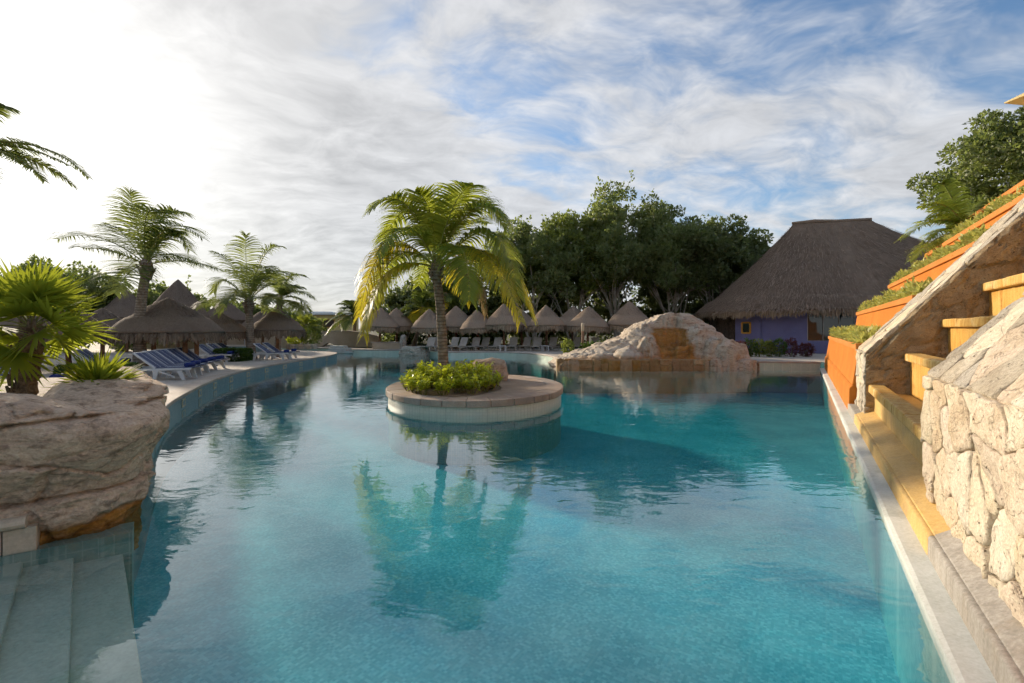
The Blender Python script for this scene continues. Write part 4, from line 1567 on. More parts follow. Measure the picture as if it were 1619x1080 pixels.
def frond(P0, P1, P2, nleaf, leaf_len, width, droop, seed, lift=0.25, kink=0.0):
    """pinnate palm leaf: V, F of the leaflets and the rachis path"""
    rng = random.Random(seed)
    P0, P1, P2 = Vector(P0), Vector(P1), Vector(P2)
    V, F = [], []
    def B(t_):
        return P0 * (1 - t_) ** 2 + P1 * (2 * t_ * (1 - t_)) + P2 * t_ ** 2
    def T(t_):
        return ((P1 - P0) * (1 - t_) + (P2 - P1) * t_).normalized()
    Z = Vector((0, 0, 1))
    for i in range(nleaf):
        t_ = 0.14 + 0.86 * (i + rng.uniform(-0.3, 0.3)) / (nleaf - 1)
        t_ = min(1.0, max(0.12, t_))
        tg = T(t_)
        s = tg.cross(Z)
        if s.length < 0.05:
            s = Vector((1, 0, 0))
        s.normalize()
        n_ = s.cross(tg).normalized()
        prof = (0.35 + 0.65 * sstep(t_, 0.1, 0.38)) * (1 - 0.62 * sstep(t_, 0.6, 1.0))
        fwd = 0.32 + 0.6 * sstep(t_, 0.6, 1.0)
        for side in (-1, 1):
            if rng.random() < 0.03:
                continue
            L_ = leaf_len * prof * rng.uniform(0.85, 1.1)
            dr = (s * side + tg * (fwd + rng.uniform(-0.12, 0.12)) + n_ * (lift + rng.uniform(-0.12, 0.12))).normalized()
            p = B(t_)
            segs = 4
            b = len(V)
            for k in range(segs + 1):
                f = k / segs
                wv_ = (tg - dr * tg.dot(dr))
                if wv_.length < 0.05:
                    wv_ = n_.copy()
                wv_.normalize()
                ww = width * (0.55 + 0.45 * min(1, f * 4)) * (1 - f ** 2.2) + 0.002
                V.append(p - wv_ * ww * 0.5)
                V.append(p + wv_ * ww * 0.5)
                p = p + dr * (L_ / segs)
                dr = (dr + Vector((0, 0, -1)) * droop * (0.55 + f) * rng.uniform(0.8, 1.2)).normalized()
            for k in range(segs):
                F.append((b + 2 * k, b + 2 * k + 1, b + 2 * k + 3, b + 2 * k + 2))
    return V, F, [B(k / 14) for k in range(15)]


def add_frond(palm, P0, P1, P2, mat, seed, nleaf=46, leaf_len=0.8, width=0.045, droop=0.22, lift=0.25, r0=0.03):
    V, F, path_ = frond(P0, P1, P2, nleaf, leaf_len, width, droop, seed, lift)
    fo = link('frond', mesh_np('frond', [tuple(v) for v in V], np.array(F)), M[mat], palm)
    mb = MB()
    mb.tube(path_, [r0 * (1 - 0.85 * k / 14) for k in range(15)], 5)
    ra = mb.build('rachis', M['rachis'], None, smooth=True)
    ra.parent = fo
    return fo


def palm_trunk(palm, pts, r0, r1, bulge=0.0, mat='palm_bark'):
    mb = MB()
    pth = catmull(pts, 14)
    m_ = len(pth)
    radii = []
    for i in range(m_):
        f = i / (m_ - 1)
        radii.append(r0 + (r1 - r0) * f + bulge * math.exp(-f * 12) + 0.004 * math.sin(i * 2.3))
    mb.tube(pth, radii, 14)
    return mb.build('trunk', M[mat], palm, smooth=True)


def boot(palm, c, r, seed, mat='palm_bark'):
    """fibrous crown base with stubs of old leaf stalks"""
    rr = random.Random(seed)
    mb = MB()
    mb.tube([c - Vector((0, 0, r * 2.2)), c - Vector((0, 0, r * 0.8)), c, c + Vector((0, 0, r * 1.6)), c + Vector((0, 0, r * 3))], [r * 0.9, r * 1.25, r * 1.35, r * 1.0, r * 0.3], 10)
    for k in range(9):
        a = rr.uniform(0, 6.28)
        d_ = Vector((math.cos(a), math.sin(a), 0))
        z = rr.uniform(-1.6, 0.4) * r
        p = c + d_ * r * 0.9 + Vector((0, 0, z))
        mb.tube([p, p + d_ * r * 0.9 + Vector((0, 0, r * 1.0))], [r * 0.32, r * 0.15], 6)
    mb.build('crown_base', M[mat], palm, smooth=True)


# ---- the coconut palm on the island, fronds laid out after the photograph
YP = 14.3
cp = A(690, 432, YP)
palm0 = thing('coconut_palm', 'coconut palm with yellowing drooping fronds on the pool island', 'palm tree', (-2.0, YP, 0.4))
palm_trunk(palm0, [A(705, 612, YP), A(702, 585, YP), A(700, 540, YP), A(696, 480, YP), cp], 0.165, 0.125, 0.17)
boot(palm0, cp + Vector((0, 0, 0.05)), 0.14, 2)
FR = [  # control pixel, control depth, tip pixel, tip depth, material, leaflets, leaf length, droop
    ((700, 340), 0.15, (738, 292), 0.9, 'palm_green', 44, 0.85, 0.10, 0.3),
    ((688, 330), -0.3, (668, 318), -1.0, 'palm_green', 40, 0.75, 0.12, 0.3),
    ((655, 292), 0.2, (592, 372), 0.9, 'palm_green', 50, 0.85, 0.42, 0.2),
    ((650, 300), -0.5, (604, 350), -1.2, 'palm_green', 46, 0.8, 0.36, 0.2),
    ((608, 352), -0.1, (566, 500), 0.1, 'palm_yellow', 56, 1.0, 0.62, 0.1),
    ((620, 372), 0.4, (572, 470), 1.2, 'palm_green', 50, 0.9, 0.5, 0.1),
    ((612, 410), -0.5, (590, 528), -0.9, 'palm_yellow', 56, 0.95, 0.6, 0.05),
    ((745, 280), 0.3, (800, 352), 0.9, 'palm_green', 48, 0.8, 0.4, 0.2),
    ((755, 300), -0.4, (812, 372), -0.7, 'palm_green', 46, 0.75, 0.36, 0.2),
    ((790, 330), -0.5, (818, 470), -1.0, 'palm_green', 56, 1.0, 0.58, 0.1),
    ((795, 378), 0.2, (846, 500), 0.3, 'palm_yellow', 56, 0.95, 0.55, 0.05),
    ((772, 372), -0.9, (822, 508), -1.6, 'palm_yellow', 54, 0.95, 0.58, 0.05),
    ((742, 372), -1.3, (752, 480), -2.0, 'palm_green', 52, 0.9, 0.6, 0.05),
    ((748, 405), -0.3, (770, 496), -0.5, 'palm_dry', 40, 0.6, 0.75, 0.0),
    ((705, 385), 1.4, (735, 470), 2.3, 'palm_yellow', 48, 0.8, 0.6, 0.1),
    ((672, 372), 1.3, (640, 440), 2.2, 'palm_green', 48, 0.8, 0.5, 0.1),
    ((722, 330), 1.0, (765, 330), 2.0, 'palm_green', 46, 0.8, 0.3, 0.2),
    ((660, 345), -1.1, (628, 420), -2.0, 'palm_green', 46, 0.8, 0.5, 0.1),
    ((720, 322), -0.7, (756, 318), -1.6, 'palm_green', 44, 0.8, 0.28, 0.2),
]
for k, (cpx, cdy, tpx, tdy, mt, nl, ll, dp, lf) in enumerate(FR):
    p0 = cp + Vector((rnd.uniform(-0.06, 0.06), rnd.uniform(-0.06, 0.06), 0.15))
    p2 = A(tpx[0], tpx[1], YP)
    p2.y += tdy
    p1 = A(cpx[0], cpx[1], YP)
    p1.y += cdy
    p1 = p1 * 1.28 - (p0 + p2) * 0.14       # pull the arch through the control pixel
    add_frond(palm0, p0, p1, p2, mt, 100 + k, int(nl * 1.9), ll * 1.22, 0.046, dp * 0.85, lf)


def palm(name, label, base, crown, R_, nf, seed, green='palm_green', group=None, yellow=0.0, trunk_r=0.16, leaf=0.7, lean=0.0, up=1.0, droop=0.35, width=0.065, nleaf=54, fr=None):
    r = random.Random(seed)
    base, crown = Vector(base), Vector(crown)
    t_ = thing(name, label, 'palm tree', base, group=group)
    mid = base.lerp(crown, 0.5) + Vector((lean, 0, 0))
    palm_trunk(t_, [base - Vector((0, 0, 0.1)), base.lerp(mid, 0.5), mid, mid.lerp(crown, 0.5) + Vector((lean * .2, 0, 0)), crown], trunk_r, trunk_r * 0.72, trunk_r * 0.7)
    boot(t_, crown + Vector((0, 0, 0.05)), trunk_r * 0.85, seed)
    for k in range(nf):
        az = 2 * math.pi * (k * 0.381966 + r.uniform(-0.03, 0.03))
        el = math.radians(82 - 100 * (k + 0.5) / nf + r.uniform(-8, 8)) * up
        L_ = R_ * r.uniform(0.85, 1.1)
        d_ = Vector((math.cos(az) * math.cos(el), math.sin(az) * math.cos(el), math.sin(el)))
        h = Vector((math.cos(az), math.sin(az), 0))
        p0 = crown + Vector((0, 0, trunk_r))
        p1 = p0 + d_ * L_ * 0.55
        p2 = p0 + d_ * L_ * 0.78 + h * L_ * 0.14 - Vector((0, 0, L_ * (0.12 + 0.30 * math.cos(el))))
        mt = 'palm_yellow' if r.random() < yellow and el < 0.3 else green
        add_frond(t_, p0, p1, p2, mt, seed * 50 + k, nleaf, leaf * r.uniform(0.9, 1.1), width, droop, 0.2)
    if fr:
        for k, (c_, p_) in enumerate(fr):
            p0 = crown + Vector((0, 0, trunk_r))
            c_, p_ = Vector(c_), Vector(p_)
            add_frond(t_, p0, c_ * 1.3 - (p0 + p_) * 0.15, p_, green, seed * 50 + 40 + k, nleaf, leaf, width, droop, 0.2)
    return t_


# left-hand palms, silhouetted against the bright sky
yb = 19.0
fr1 = [(A(*a, yb + dy), A(*b, yb + dy)) for a, b, dy in (((160, 365), (93, 378), 0.6), ((200, 372), (183, 360), 0.8), ((212, 340), (206, 302), 0.3), ((262, 340), (318, 375), -0.6), ((270, 352), (300, 395), 0.9), ((285, 408), (342, 425), 0.2), ((250, 395), (300, 412), -0.8), ((250, 330), (290, 338), 0.5), ((180, 395), (130, 392), -0.8), ((225, 330), (250, 335), -0.9))]
palm('coconut_palm', 'tall dark palm rising behind the large thatched hut', (-14.6, yb, 0.35), A(232, 428, yb), 2.5, 3, 5, 'palm_olive', trunk_r=0.22, leaf=1.25, lean=-0.15, fr=fr1, width=0.042, nleaf=56, droop=0.3)
yb = 27.0
fr2 = [(A(*a, yb + dy), A(*b, yb + dy)) for a, b, dy in (((370, 415), (342, 400), 0.4), ((388, 400), (390, 372), 0.2), ((415, 395), (442, 390), 0.6), ((350, 430), (338, 462), -0.5), ((355, 468), (312, 488), 0.3), ((432, 420), (462, 440), -0.5), ((420, 465), (458, 490), -0.8), ((375, 455), (345, 495), -1.0), ((405, 420), (420, 425), -1.4), ((395, 430), (372, 432), 1.5), ((430, 440), (470, 462), 0.8))]
palm('coconut_palm', 'palm standing in the clipped hedge beside the single-post hut', (-14.55, yb, 0.35), A(394, 484, yb), 2.7, 4, 6, 'palm_olive', trunk_r=0.24, leaf=1.3, fr=fr2, nleaf=52, droop=0.3, width=0.048)
yb = 33.0
fr3 = [(A(*a, yb + dy), A(*b, yb + dy)) for a, b, dy in (((455, 432), (482, 437), 0.4), ((468, 455), (496, 472), -0.4), ((470, 465), (492, 492), 0.3), ((440, 440), (430, 432), 0.5), ((455, 452), (478, 455), -0.9), ((430, 462), (415, 480), 0.3), ((465, 478), (480, 498), -0.6))]
palm('coconut_palm', 'smaller palm half hidden behind the palm in the hedge', (-16.0, yb, 0.35), A(443, 478, yb), 2.0, 4, 7, 'palm_olive', trunk_r=0.2, leaf=1.1, fr=fr3, droop=0.3)
# palm whose fronds reach into the picture from the edge
yb = 9.0
fr4 = [(A(60, 215, yb), A(140, 280, yb)), (A(20, 235, yb - .3), A(70, 285, yb - .3)), (A(-20, 160, yb), A(16, 172, yb)), (A(-10, 225, yb + .4), A(42, 262, yb + .4)), (A(20, 222, yb + .5), A(110, 262, yb + .5))]
palm('coconut_palm', 'palm outside the edge whose dark fronds reach into the bright sky', (-11.0, yb, 0.35), A(-70, 250, yb), 2.0, 6, 8, 'palm_olive', trunk_r=0.2, leaf=0.42, fr=fr4, width=0.035, nleaf=60)
# far palms beside the yellow house and under the island palm
yb = 43
palm('coconut_palm', 'bushy dark palm by the arched bridge', G(560, 545), A(562, 500, yb), 2.6, 18, 9, 'palm_dark', trunk_r=0.2, leaf=0.9, up=0.9, droop=0.4)
palm('coconut_palm', 'short dark palm behind the island palm trunk', G(655, 547), A(668, 492, 44), 2.6, 16, 10, 'palm_dark', trunk_r=0.2, leaf=0.9, yellow=0.6)
palm('coconut_palm', 'dark palm rising behind the thatched parasols', (-6.4, 46, 0.34), A(705, 470, 46), 2.6, 16, 11, 'palm_dark', trunk_r=0.2, leaf=0.9, yellow=0.3)
# palm behind the orange terraces
yb = 17.5
fr5 = [(A(1490, 335, yb), A(1425, 378, yb)), (A(1500, 318, yb - .4), A(1462, 325, yb - .4)), (A(1500, 300, yb), A(1490, 290, yb)), (A(1480, 372, yb - .3), A(1440, 412, yb - .3)), (A(1508, 345, yb + .5), A(1455, 350, yb + .5)), (A(1500, 372, yb + .3), A(1448, 398, yb + .3)), (A(1540, 310, yb), A(1570, 330, yb))]
palm('coconut_palm', 'palm leaning out behind the orange terraces', (16.4, 17.6, 0.35), A(1530, 372, yb), 1.7, 7, 12, 'palm_green', trunk_r=0.16, leaf=0.75, fr=fr5, nleaf=56, width=0.045)


# ---- fan palms by the foreground rock
def fan_leaf(V, F, hub, d_, side, n_, R_, nseg, spread, r, droop=0.25, width=0.045):
    for i in range(nseg):
        a = (i / (nseg - 1) - 0.5) * spread + r.uniform(-0.03, 0.03)
        dr = (d_ * math.cos(a) + side * math.sin(a) + n_ * r.uniform(-0.1, 0.14)).normalized()
        L_ = R_ * (0.72 + 0.28 * math.cos(a * 0.6)) * r.uniform(0.85, 1.08)
        p = hub.copy()
        b = len(V)
        segs = 4
        for k in range(segs + 1):
            f = k / segs
            wv_ = dr.cross(n_)
            wv_.normalize()
            ww = width * (0.35 + 0.65 * min(1, f * 2.5)) * (1 - f ** 3) + 0.0015
            V.append(p - wv_ * ww * 0.5)
            V.append(p + wv_ * ww * 0.5)
            p = p + dr * L_ / segs
            if f > 0.3:
                dr = (dr + Vector((0, 0, -1)) * droop * f * r.uniform(0.4, 1.4)).normalized()
        for k in range(segs):
            F.append((b + 2 * k, b + 2 * k + 1, b + 2 * k + 3, b + 2 * k + 2))


def fan_palm(name, label, base, crown, R_, n, seed, trunk=True, nseg=26, spread=3.6, petiole=0.45, upright=0.0, mat='fan_green', width=0.045):
    r = random.Random(seed)
    base, crown = Vector(base), Vector(crown)
    t_ = thing(name, label, 'palm plant', base)
    if trunk:
        mb = MB()
        pth = catmull([base - Vector((0, 0, 0.1)), base.lerp(crown, 0.5) + Vector((0.03, 0, 0)), crown], 10)
        mb.tube(pth, [0.115 + 0.02 * math.sin(i * 1.9) for i in range(len(pth))], 12)
        for k in range(46):
            q = base.lerp(crown, r.uniform(0.05, 1.0))
            a = r.uniform(0, 6.28)
            h = Vector((math.cos(a), math.sin(a), 0))
            mb.tube([q + h * 0.10, q + h * 0.14 + Vector((0, 0, r.uniform(0.08, 0.16)))], [0.035, 0.012], 5)
        mb.build('trunk', M['fibre_bark'], t_, smooth=True)
    for k in range(n):
        az = 2 * math.pi * (k * 0.381966 + r.uniform(-0.04, 0.04))
        el = math.radians(80 - (120 - upright) * (k + 0.5) / n)
        d_ = Vector((math.cos(az) * math.cos(el), math.sin(az) * math.cos(el), math.sin(el)))
        side = d_.cross(Vector((0, 0, 1))).normalized()
        n_ = side.cross(d_).normalized()
        roll = r.uniform(-0.9, 0.9) * math.cos(el)
        side, n_ = side * math.cos(roll) + n_ * math.sin(roll), n_ * math.cos(roll) - side * math.sin(roll)
        L_ = petiole * r.uniform(0.75, 1.2)
        hub = crown + d_ * L_
        V, F = [], []
        fan_leaf(V, F, hub, (d_ - Vector((0, 0, 0.15))).normalized(), side, n_, R_ * r.uniform(0.85, 1.1), nseg, spread, r, width=width)
        lf = link('leaf', mesh_np('leaf', [tuple(v) for v in V], np.array(F)), M[mat], t_)
        mb = MB()
        mb.tube([crown, crown + d_ * L_ * 0.5 + Vector((0, 0, 0.015)), hub], [0.014, 0.010, 0.007], 5)
        mb.build('leaf_stalk', M['stem'], None).parent = lf
    return t_


fan_palm('fan_palm', 'young fan palm with shaggy trunk behind the foreground rock', (-5.98, 5.9, 1.15), (-5.86, 5.9, 2.02), 0.54, 24, 3, nseg=26, width=0.042, petiole=0.40)
fan_palm('fan_palm', 'low fan plant with upright leaves on top of the foreground rock', (-5.15, 6.0, 1.15), (-5.15, 6.0, 1.22), 0.46, 15, 5, trunk=False, nseg=13, spread=2.0, petiole=0.10, upright=45, width=0.045)
fan_palm('fan_palm', 'low fan plant at the edge behind the rock', (-6.75, 5.75, 1.15), (-6.75, 5.75, 1.25), 0.5, 12, 6, trunk=False, nseg=12, spread=2.2, petiole=0.12, upright=45)


# ---- shrubs in the island bed
def shrub_mesh(seed, h, rad, nst, ln, wd, per):
    rng = np.random.default_rng(seed)
    r = random.Random(seed)
    Ps, Ds = [], []
    mb = MB()
    for k in range(nst):
        a = r.uniform(0, 6.28)
        q = rad * math.sqrt(r.random())
        tip = Vector((math.cos(a) * q, math.sin(a) * q, h * r.uniform(0.6, 1.0)))
        mb.tube([(tip.x * 0.3, tip.y * 0.3, -0.03), (tip.x * 0.75, tip.y * 0.75, tip.z * 0.5), tip], [0.014, 0.01, 0.006], 5)
        for j in range(per):
            f = 0.45 + 0.55 * (j / per)
            az = j * 2.4 + r.uniform(-.3, .3)
            el = -0.15 + 0.9 * f ** 3 + r.uniform(-.25, .25)
            Ps.append((tip.x * f, tip.y * f, tip.z * f))
            Ds.append((math.cos(az) * math.cos(el), math.sin(az) * math.cos(el), math.sin(el)))
    P, D = np.array(Ps), unit(np.array(Ds))
    n = len(P)
    W = unit(np.cross(D, np.array([0, 0, 1.0]) + rng.normal(size=(n, 3)) * 0.25))
    N = np.cross(W, D)
    N *= np.sign(N[:, 2:3] + 1e-6)
    s = rng.uniform(0.7, 1.2, size=(n, 1))
    l0, w0 = ln * s, wd * s
    V = np.stack([P, P + D * l0 * 0.5 + W * w0 * 0.5 + N * l0 * 0.10, P + D * l0 * 0.55 + N * l0 * 0.03, P + D * l0 * 0.5 - W * w0 * 0.5 + N * l0 * 0.10, P + D * l0 - N * l0 * 0.12], axis=1).reshape(-1, 3)
    i = np.arange(n)[:, None] * 5
    F = np.concatenate([i + np.array([[0, 2, 1, 1]]), i + np.array([[0, 3, 2, 2]]), i + np.array([[1, 2, 4, 4]]), i + np.array([[2, 3, 4, 4]])])[:, :3]
    return mesh_np('foliage', V, F), mb


shrub_protos = []
for s in range(5):
    t_ = thing('island_shrub', 'lime green leafy shrub in the island bed around the coconut palm', 'shrub', group='shrubs in the island bed')
    me, mb = shrub_mesh(40 + s, 0.50 + 0.06 * s, 0.36, 9, 0.17, 0.075, 22)
    link('foliage', me, M['shrub_lime'], t_, local=True)
    mb.build('stem', M['stem'], t_, local=True)
    shrub_protos.append([t_, True])
spots = []
tries = 0
while len(spots) < 34 and tries < 4000:
    tries += 1
    a, q = rnd.uniform(0, 6.28), math.sqrt(rnd.random())
    p = ell(a, 1.18 * q, 1.85 * q, 0, BED)
    if (p.x + 2.0) ** 2 + (p.y - 14.3) ** 2 < 0.22:
        continue
    if all((p.x - s.x) ** 2 + (p.y - s.y) ** 2 > 0.135 for s in spots):
        spots.append(p)
for i, p in enumerate(spots):
    pr_ = shrub_protos[i % 5]
    f = math.hypot((p.x - BED.x) / 1.45, (p.y - BED.y) / 2.24)
    o = instance(pr_[0], pr_[1], (p.x, p.y, 0.42 - 0.14 * f ** 2), rnd.uniform(0, 6.28), 'lime green leafy shrub in the island bed around the coconut palm', 'shrubs in the island bed', rnd.uniform(0.8, 1.12) * (1.0 - 0.15 * f))
    pr_[1] = False

# ---- plants on the orange terraces: one clipped row on each step
words_t = ['lowest', 'second lowest', 'third', 'fourth']
for k in range(4):
    v, z, ue = Vt[k], Zt[k] - 0.06, Ue[k]
    L_ = ue - 0.3 - FAR_U[1] - 0.05
    rng = np.random.default_rng(70 + k)
    n_ = int(1250 * L_)
    uu = FAR_U[1] + 0.08 + L_ * rng.random(n_)
    vv = v + 0.06 + 0.84 * rng.random(n_)
    hgt = 0.20 + 0.08 * np.sin(uu * 2.1 + k) + 0.08 * np.sin(uu * 5.3 + vv * 7) + 0.12 * rng.random(n_) ** 4
    zz = z + hgt * rng.random(n_) ** 0.5
    P = np.outer(uu, np.array(DU)) + np.outer(vv, np.array(DV)) + np.outer(zz, [0, 0, 1])
    D = unit(rng.normal(size=(n_, 3)) + np.array([0, 0, 0.9]) - np.outer(np.ones(n_) * 0.3, np.array(DV)))
    V, F = leaf_quads(P, D, 0.15 * rng.uniform(0.6, 1.4, n_), 0.06, rng)
    h_ = thing('planter_hedge', 'yellow green leafy row planted on the %s orange terrace step' % words_t[k], 'hedge', U(FAR_U[1] + 0.1, v + 0.4, z), group='rows planted on the orange terraces')
    link('foliage', mesh_np('foliage', V, F), M['variegated'], h_)

# ---- wood behind the parasols
wood = [
    ('broad tree at the left end of the wood behind the parasols', 845, 47, 360, 5.2, 'tree_leaf'),
    ('rounded tree second from the left in the wood', 905, 49, 338, 5.0, 'tree_leaf_bright'),
    ('tallest tree of the wood, its crown in the middle', 978, 48, 312, 5.8, 'tree_leaf'),
    ('dense dark tree right of the tallest one in the wood', 1062, 47, 335, 5.2, 'tree_leaf'),
    ('thin-topped tree at the right end of the wood by the big thatched roof', 1135, 46, 345, 4.6, 'tree_leaf_deep'),
    ('low tree squeezed between the wood and the big thatched roof', 1180, 48, 392, 3.6, 'tree_leaf_deep'),
]
for i, (lb, px_, y_, top, rx, lf) in enumerate(wood):
    b = Vector(((px_ - 810) * y_ / FPX, y_, DECK - 0.05))
    ztop = CAM_Z + (HOR - top) * y_ / FPX
    zc_ = 2.6 + (ztop - 2.6) * 0.54
    tree('woodland_tree', lb, b, (b.x, b.y, zc_), rx, rx * 0.85, (ztop - 2.6) * 0.5, lf, nclump=115, per=190, ln=0.30, wd=0.19, seed=60 + i, stems=6, group='trees of the wood behind the parasols', low=-0.5)
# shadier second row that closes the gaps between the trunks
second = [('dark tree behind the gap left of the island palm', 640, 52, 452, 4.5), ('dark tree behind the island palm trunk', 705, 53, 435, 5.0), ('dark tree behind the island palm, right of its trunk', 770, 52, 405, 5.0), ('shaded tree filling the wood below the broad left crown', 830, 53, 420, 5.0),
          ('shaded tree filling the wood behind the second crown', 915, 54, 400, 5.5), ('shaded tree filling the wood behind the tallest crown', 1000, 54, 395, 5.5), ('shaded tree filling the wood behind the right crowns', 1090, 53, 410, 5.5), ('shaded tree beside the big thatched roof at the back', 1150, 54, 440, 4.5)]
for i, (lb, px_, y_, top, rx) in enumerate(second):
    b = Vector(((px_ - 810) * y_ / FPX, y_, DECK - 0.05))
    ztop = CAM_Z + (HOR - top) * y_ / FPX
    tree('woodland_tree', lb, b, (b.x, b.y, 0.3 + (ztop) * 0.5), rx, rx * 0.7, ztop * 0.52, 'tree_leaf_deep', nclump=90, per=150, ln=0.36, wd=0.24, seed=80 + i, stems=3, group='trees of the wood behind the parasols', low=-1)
# tree behind the terraces
tree('broadleaf_tree', 'dark green tree towering behind the top of the orange terraces', (19.6, 19.0, 0.34), A(1625, 285, 18.5), 3.2, 3.0, 2.6, 'tree_leaf', nclump=170, per=200, ln=0.16, wd=0.10, seed=31, stems=3, twig=0.25)
# vegetation beyond the huts on the far side of the deck
lft = [('dark tree behind the fan palm and the huts', 95, 34, 405, 4.2, 'tree_leaf'), ('loose tree between the two pointed huts', 195, 36, 455, 3.2, 'tree_leaf'), ('dark tree at the very edge behind the huts', 15, 36, 430, 4.2, 'tree_leaf_deep'),
       ('tree behind the pointed hut', 270, 40, 455, 3.2, 'tree_leaf'), ('low tree behind the green awning', 365, 48, 482, 4.0, 'tree_leaf'), ('low tree beyond the single-post hut', 430, 52, 490, 4.0, 'tree_leaf_deep'), ('low bushy tree in front of the yellow house', 478, 50, 505, 2.4, 'tree_leaf_bright')]
for i, (lb, px_, y_, top, rx, lf) in enumerate(lft):
    b = Vector(((px_ - 810) * y_ / FPX, y_, DECK - 0.05))
    ztop = CAM_Z + (HOR - top) * y_ / FPX
    tree('garden_tree', lb, b, (b.x, b.y, 0.6 + ztop * 0.48), rx, rx * 0.8, ztop * 0.46, lf, nclump=80, per=140, ln=0.26, wd=0.17, seed=120 + i, stems=3, group='trees behind the huts', low=-1)

# clipped hedges and shrubs on the deck
bush('clipped_hedge', 'clipped round green hedge at the foot of the deck palm', 'hedge', (-14.35, 24.9, DECK), (0.78, 0.6, 0.62), 5200, 0.085, 0.05, 'hedge_green', 1, box=True)
bush('clipped_hedge', 'low green hedge between the fan plant and the first blue lounger', 'hedge', (-13.3, 15.6, DECK), (0.95, 0.7, 0.5), 4200, 0.085, 0.05, 'hedge_green', 2, box=True)
bush('garden_shrub', 'leafy shrub at the foot of the lamp post', 'shrub', (3.45, 30.2, DECK), (0.34, 0.3, 0.95), 420, 0.16, 0.08, 'tree_leaf_bright', 3)
bush('garden_shrub', 'low shrub behind the sloping end of the waterfall rock', 'shrub', (5.4, 29.8, DECK), (1.3, 0.5, 0.75), 1500, 0.15, 0.08, 'hedge_green', 4)
sh = [('dark purple shrub nearest the waterfall rock by the violet wall', 1172, 540, 'purple_leaf'), ('green shrub beside the waterfall rock at the violet wall', 1186, 538, 'hedge_green'), ('bright green shrub under the small window', 1202, 538, 'tree_leaf_bright'), ('leafy green shrub in the middle of the violet wall row', 1216, 540, 'tree_leaf_bright'), ('tall dark green shrub in the violet wall row', 1232, 536, 'hedge_green'), ('round reddish shrub in the violet wall row', 1250, 537, 'purple_leaf'), ('small reddish shrub under the corner of the wide window', 1275, 544, 'purple_leaf')]
for i, (lb, px_, top, lf) in enumerate(sh):
    y_ = 28.6
    h_ = CAM_Z - (top - HOR) * y_ / FPX - DECK
    bush('border_shrub', lb, 'shrub', ((px_ - 810) * y_ / FPX, y_, DECK), (0.42, 0.36, h_ * 0.95), 620, 0.13, 0.06, lf, 140 + i, group='shrubs along the violet wall')

# ================================================================ THATCHED HUTS
def thatch_blades(surf, n, ln, wd, rng, lift=0.05):
    """loose straws lying down the slope; surf(a, t) -> point, down-slope direction, outward normal"""
    V, F = [], []
    for i in range(n):
        a, t_ = rng.random() * 2 * math.pi, math.sqrt(rng.random())
        p, dn, nn = surf(a, t_)
        s = dn.cross(nn)
        L_ = ln * rng.uniform(0.6, 1.4)
        j = rng.uniform(-0.18, 0.18)
        p = p + nn * 0.006
        e = p + (dn + s * j) * L_ + nn * lift * rng.uniform(0.0, 1.0)
        b = len(V)
        V += [p - s * wd * 0.5, p + s * wd * 0.5, e + s * wd * 0.25, e - s * wd * 0.25]
        F.append((b, b + 1, b + 2, b + 3))
    return V, F


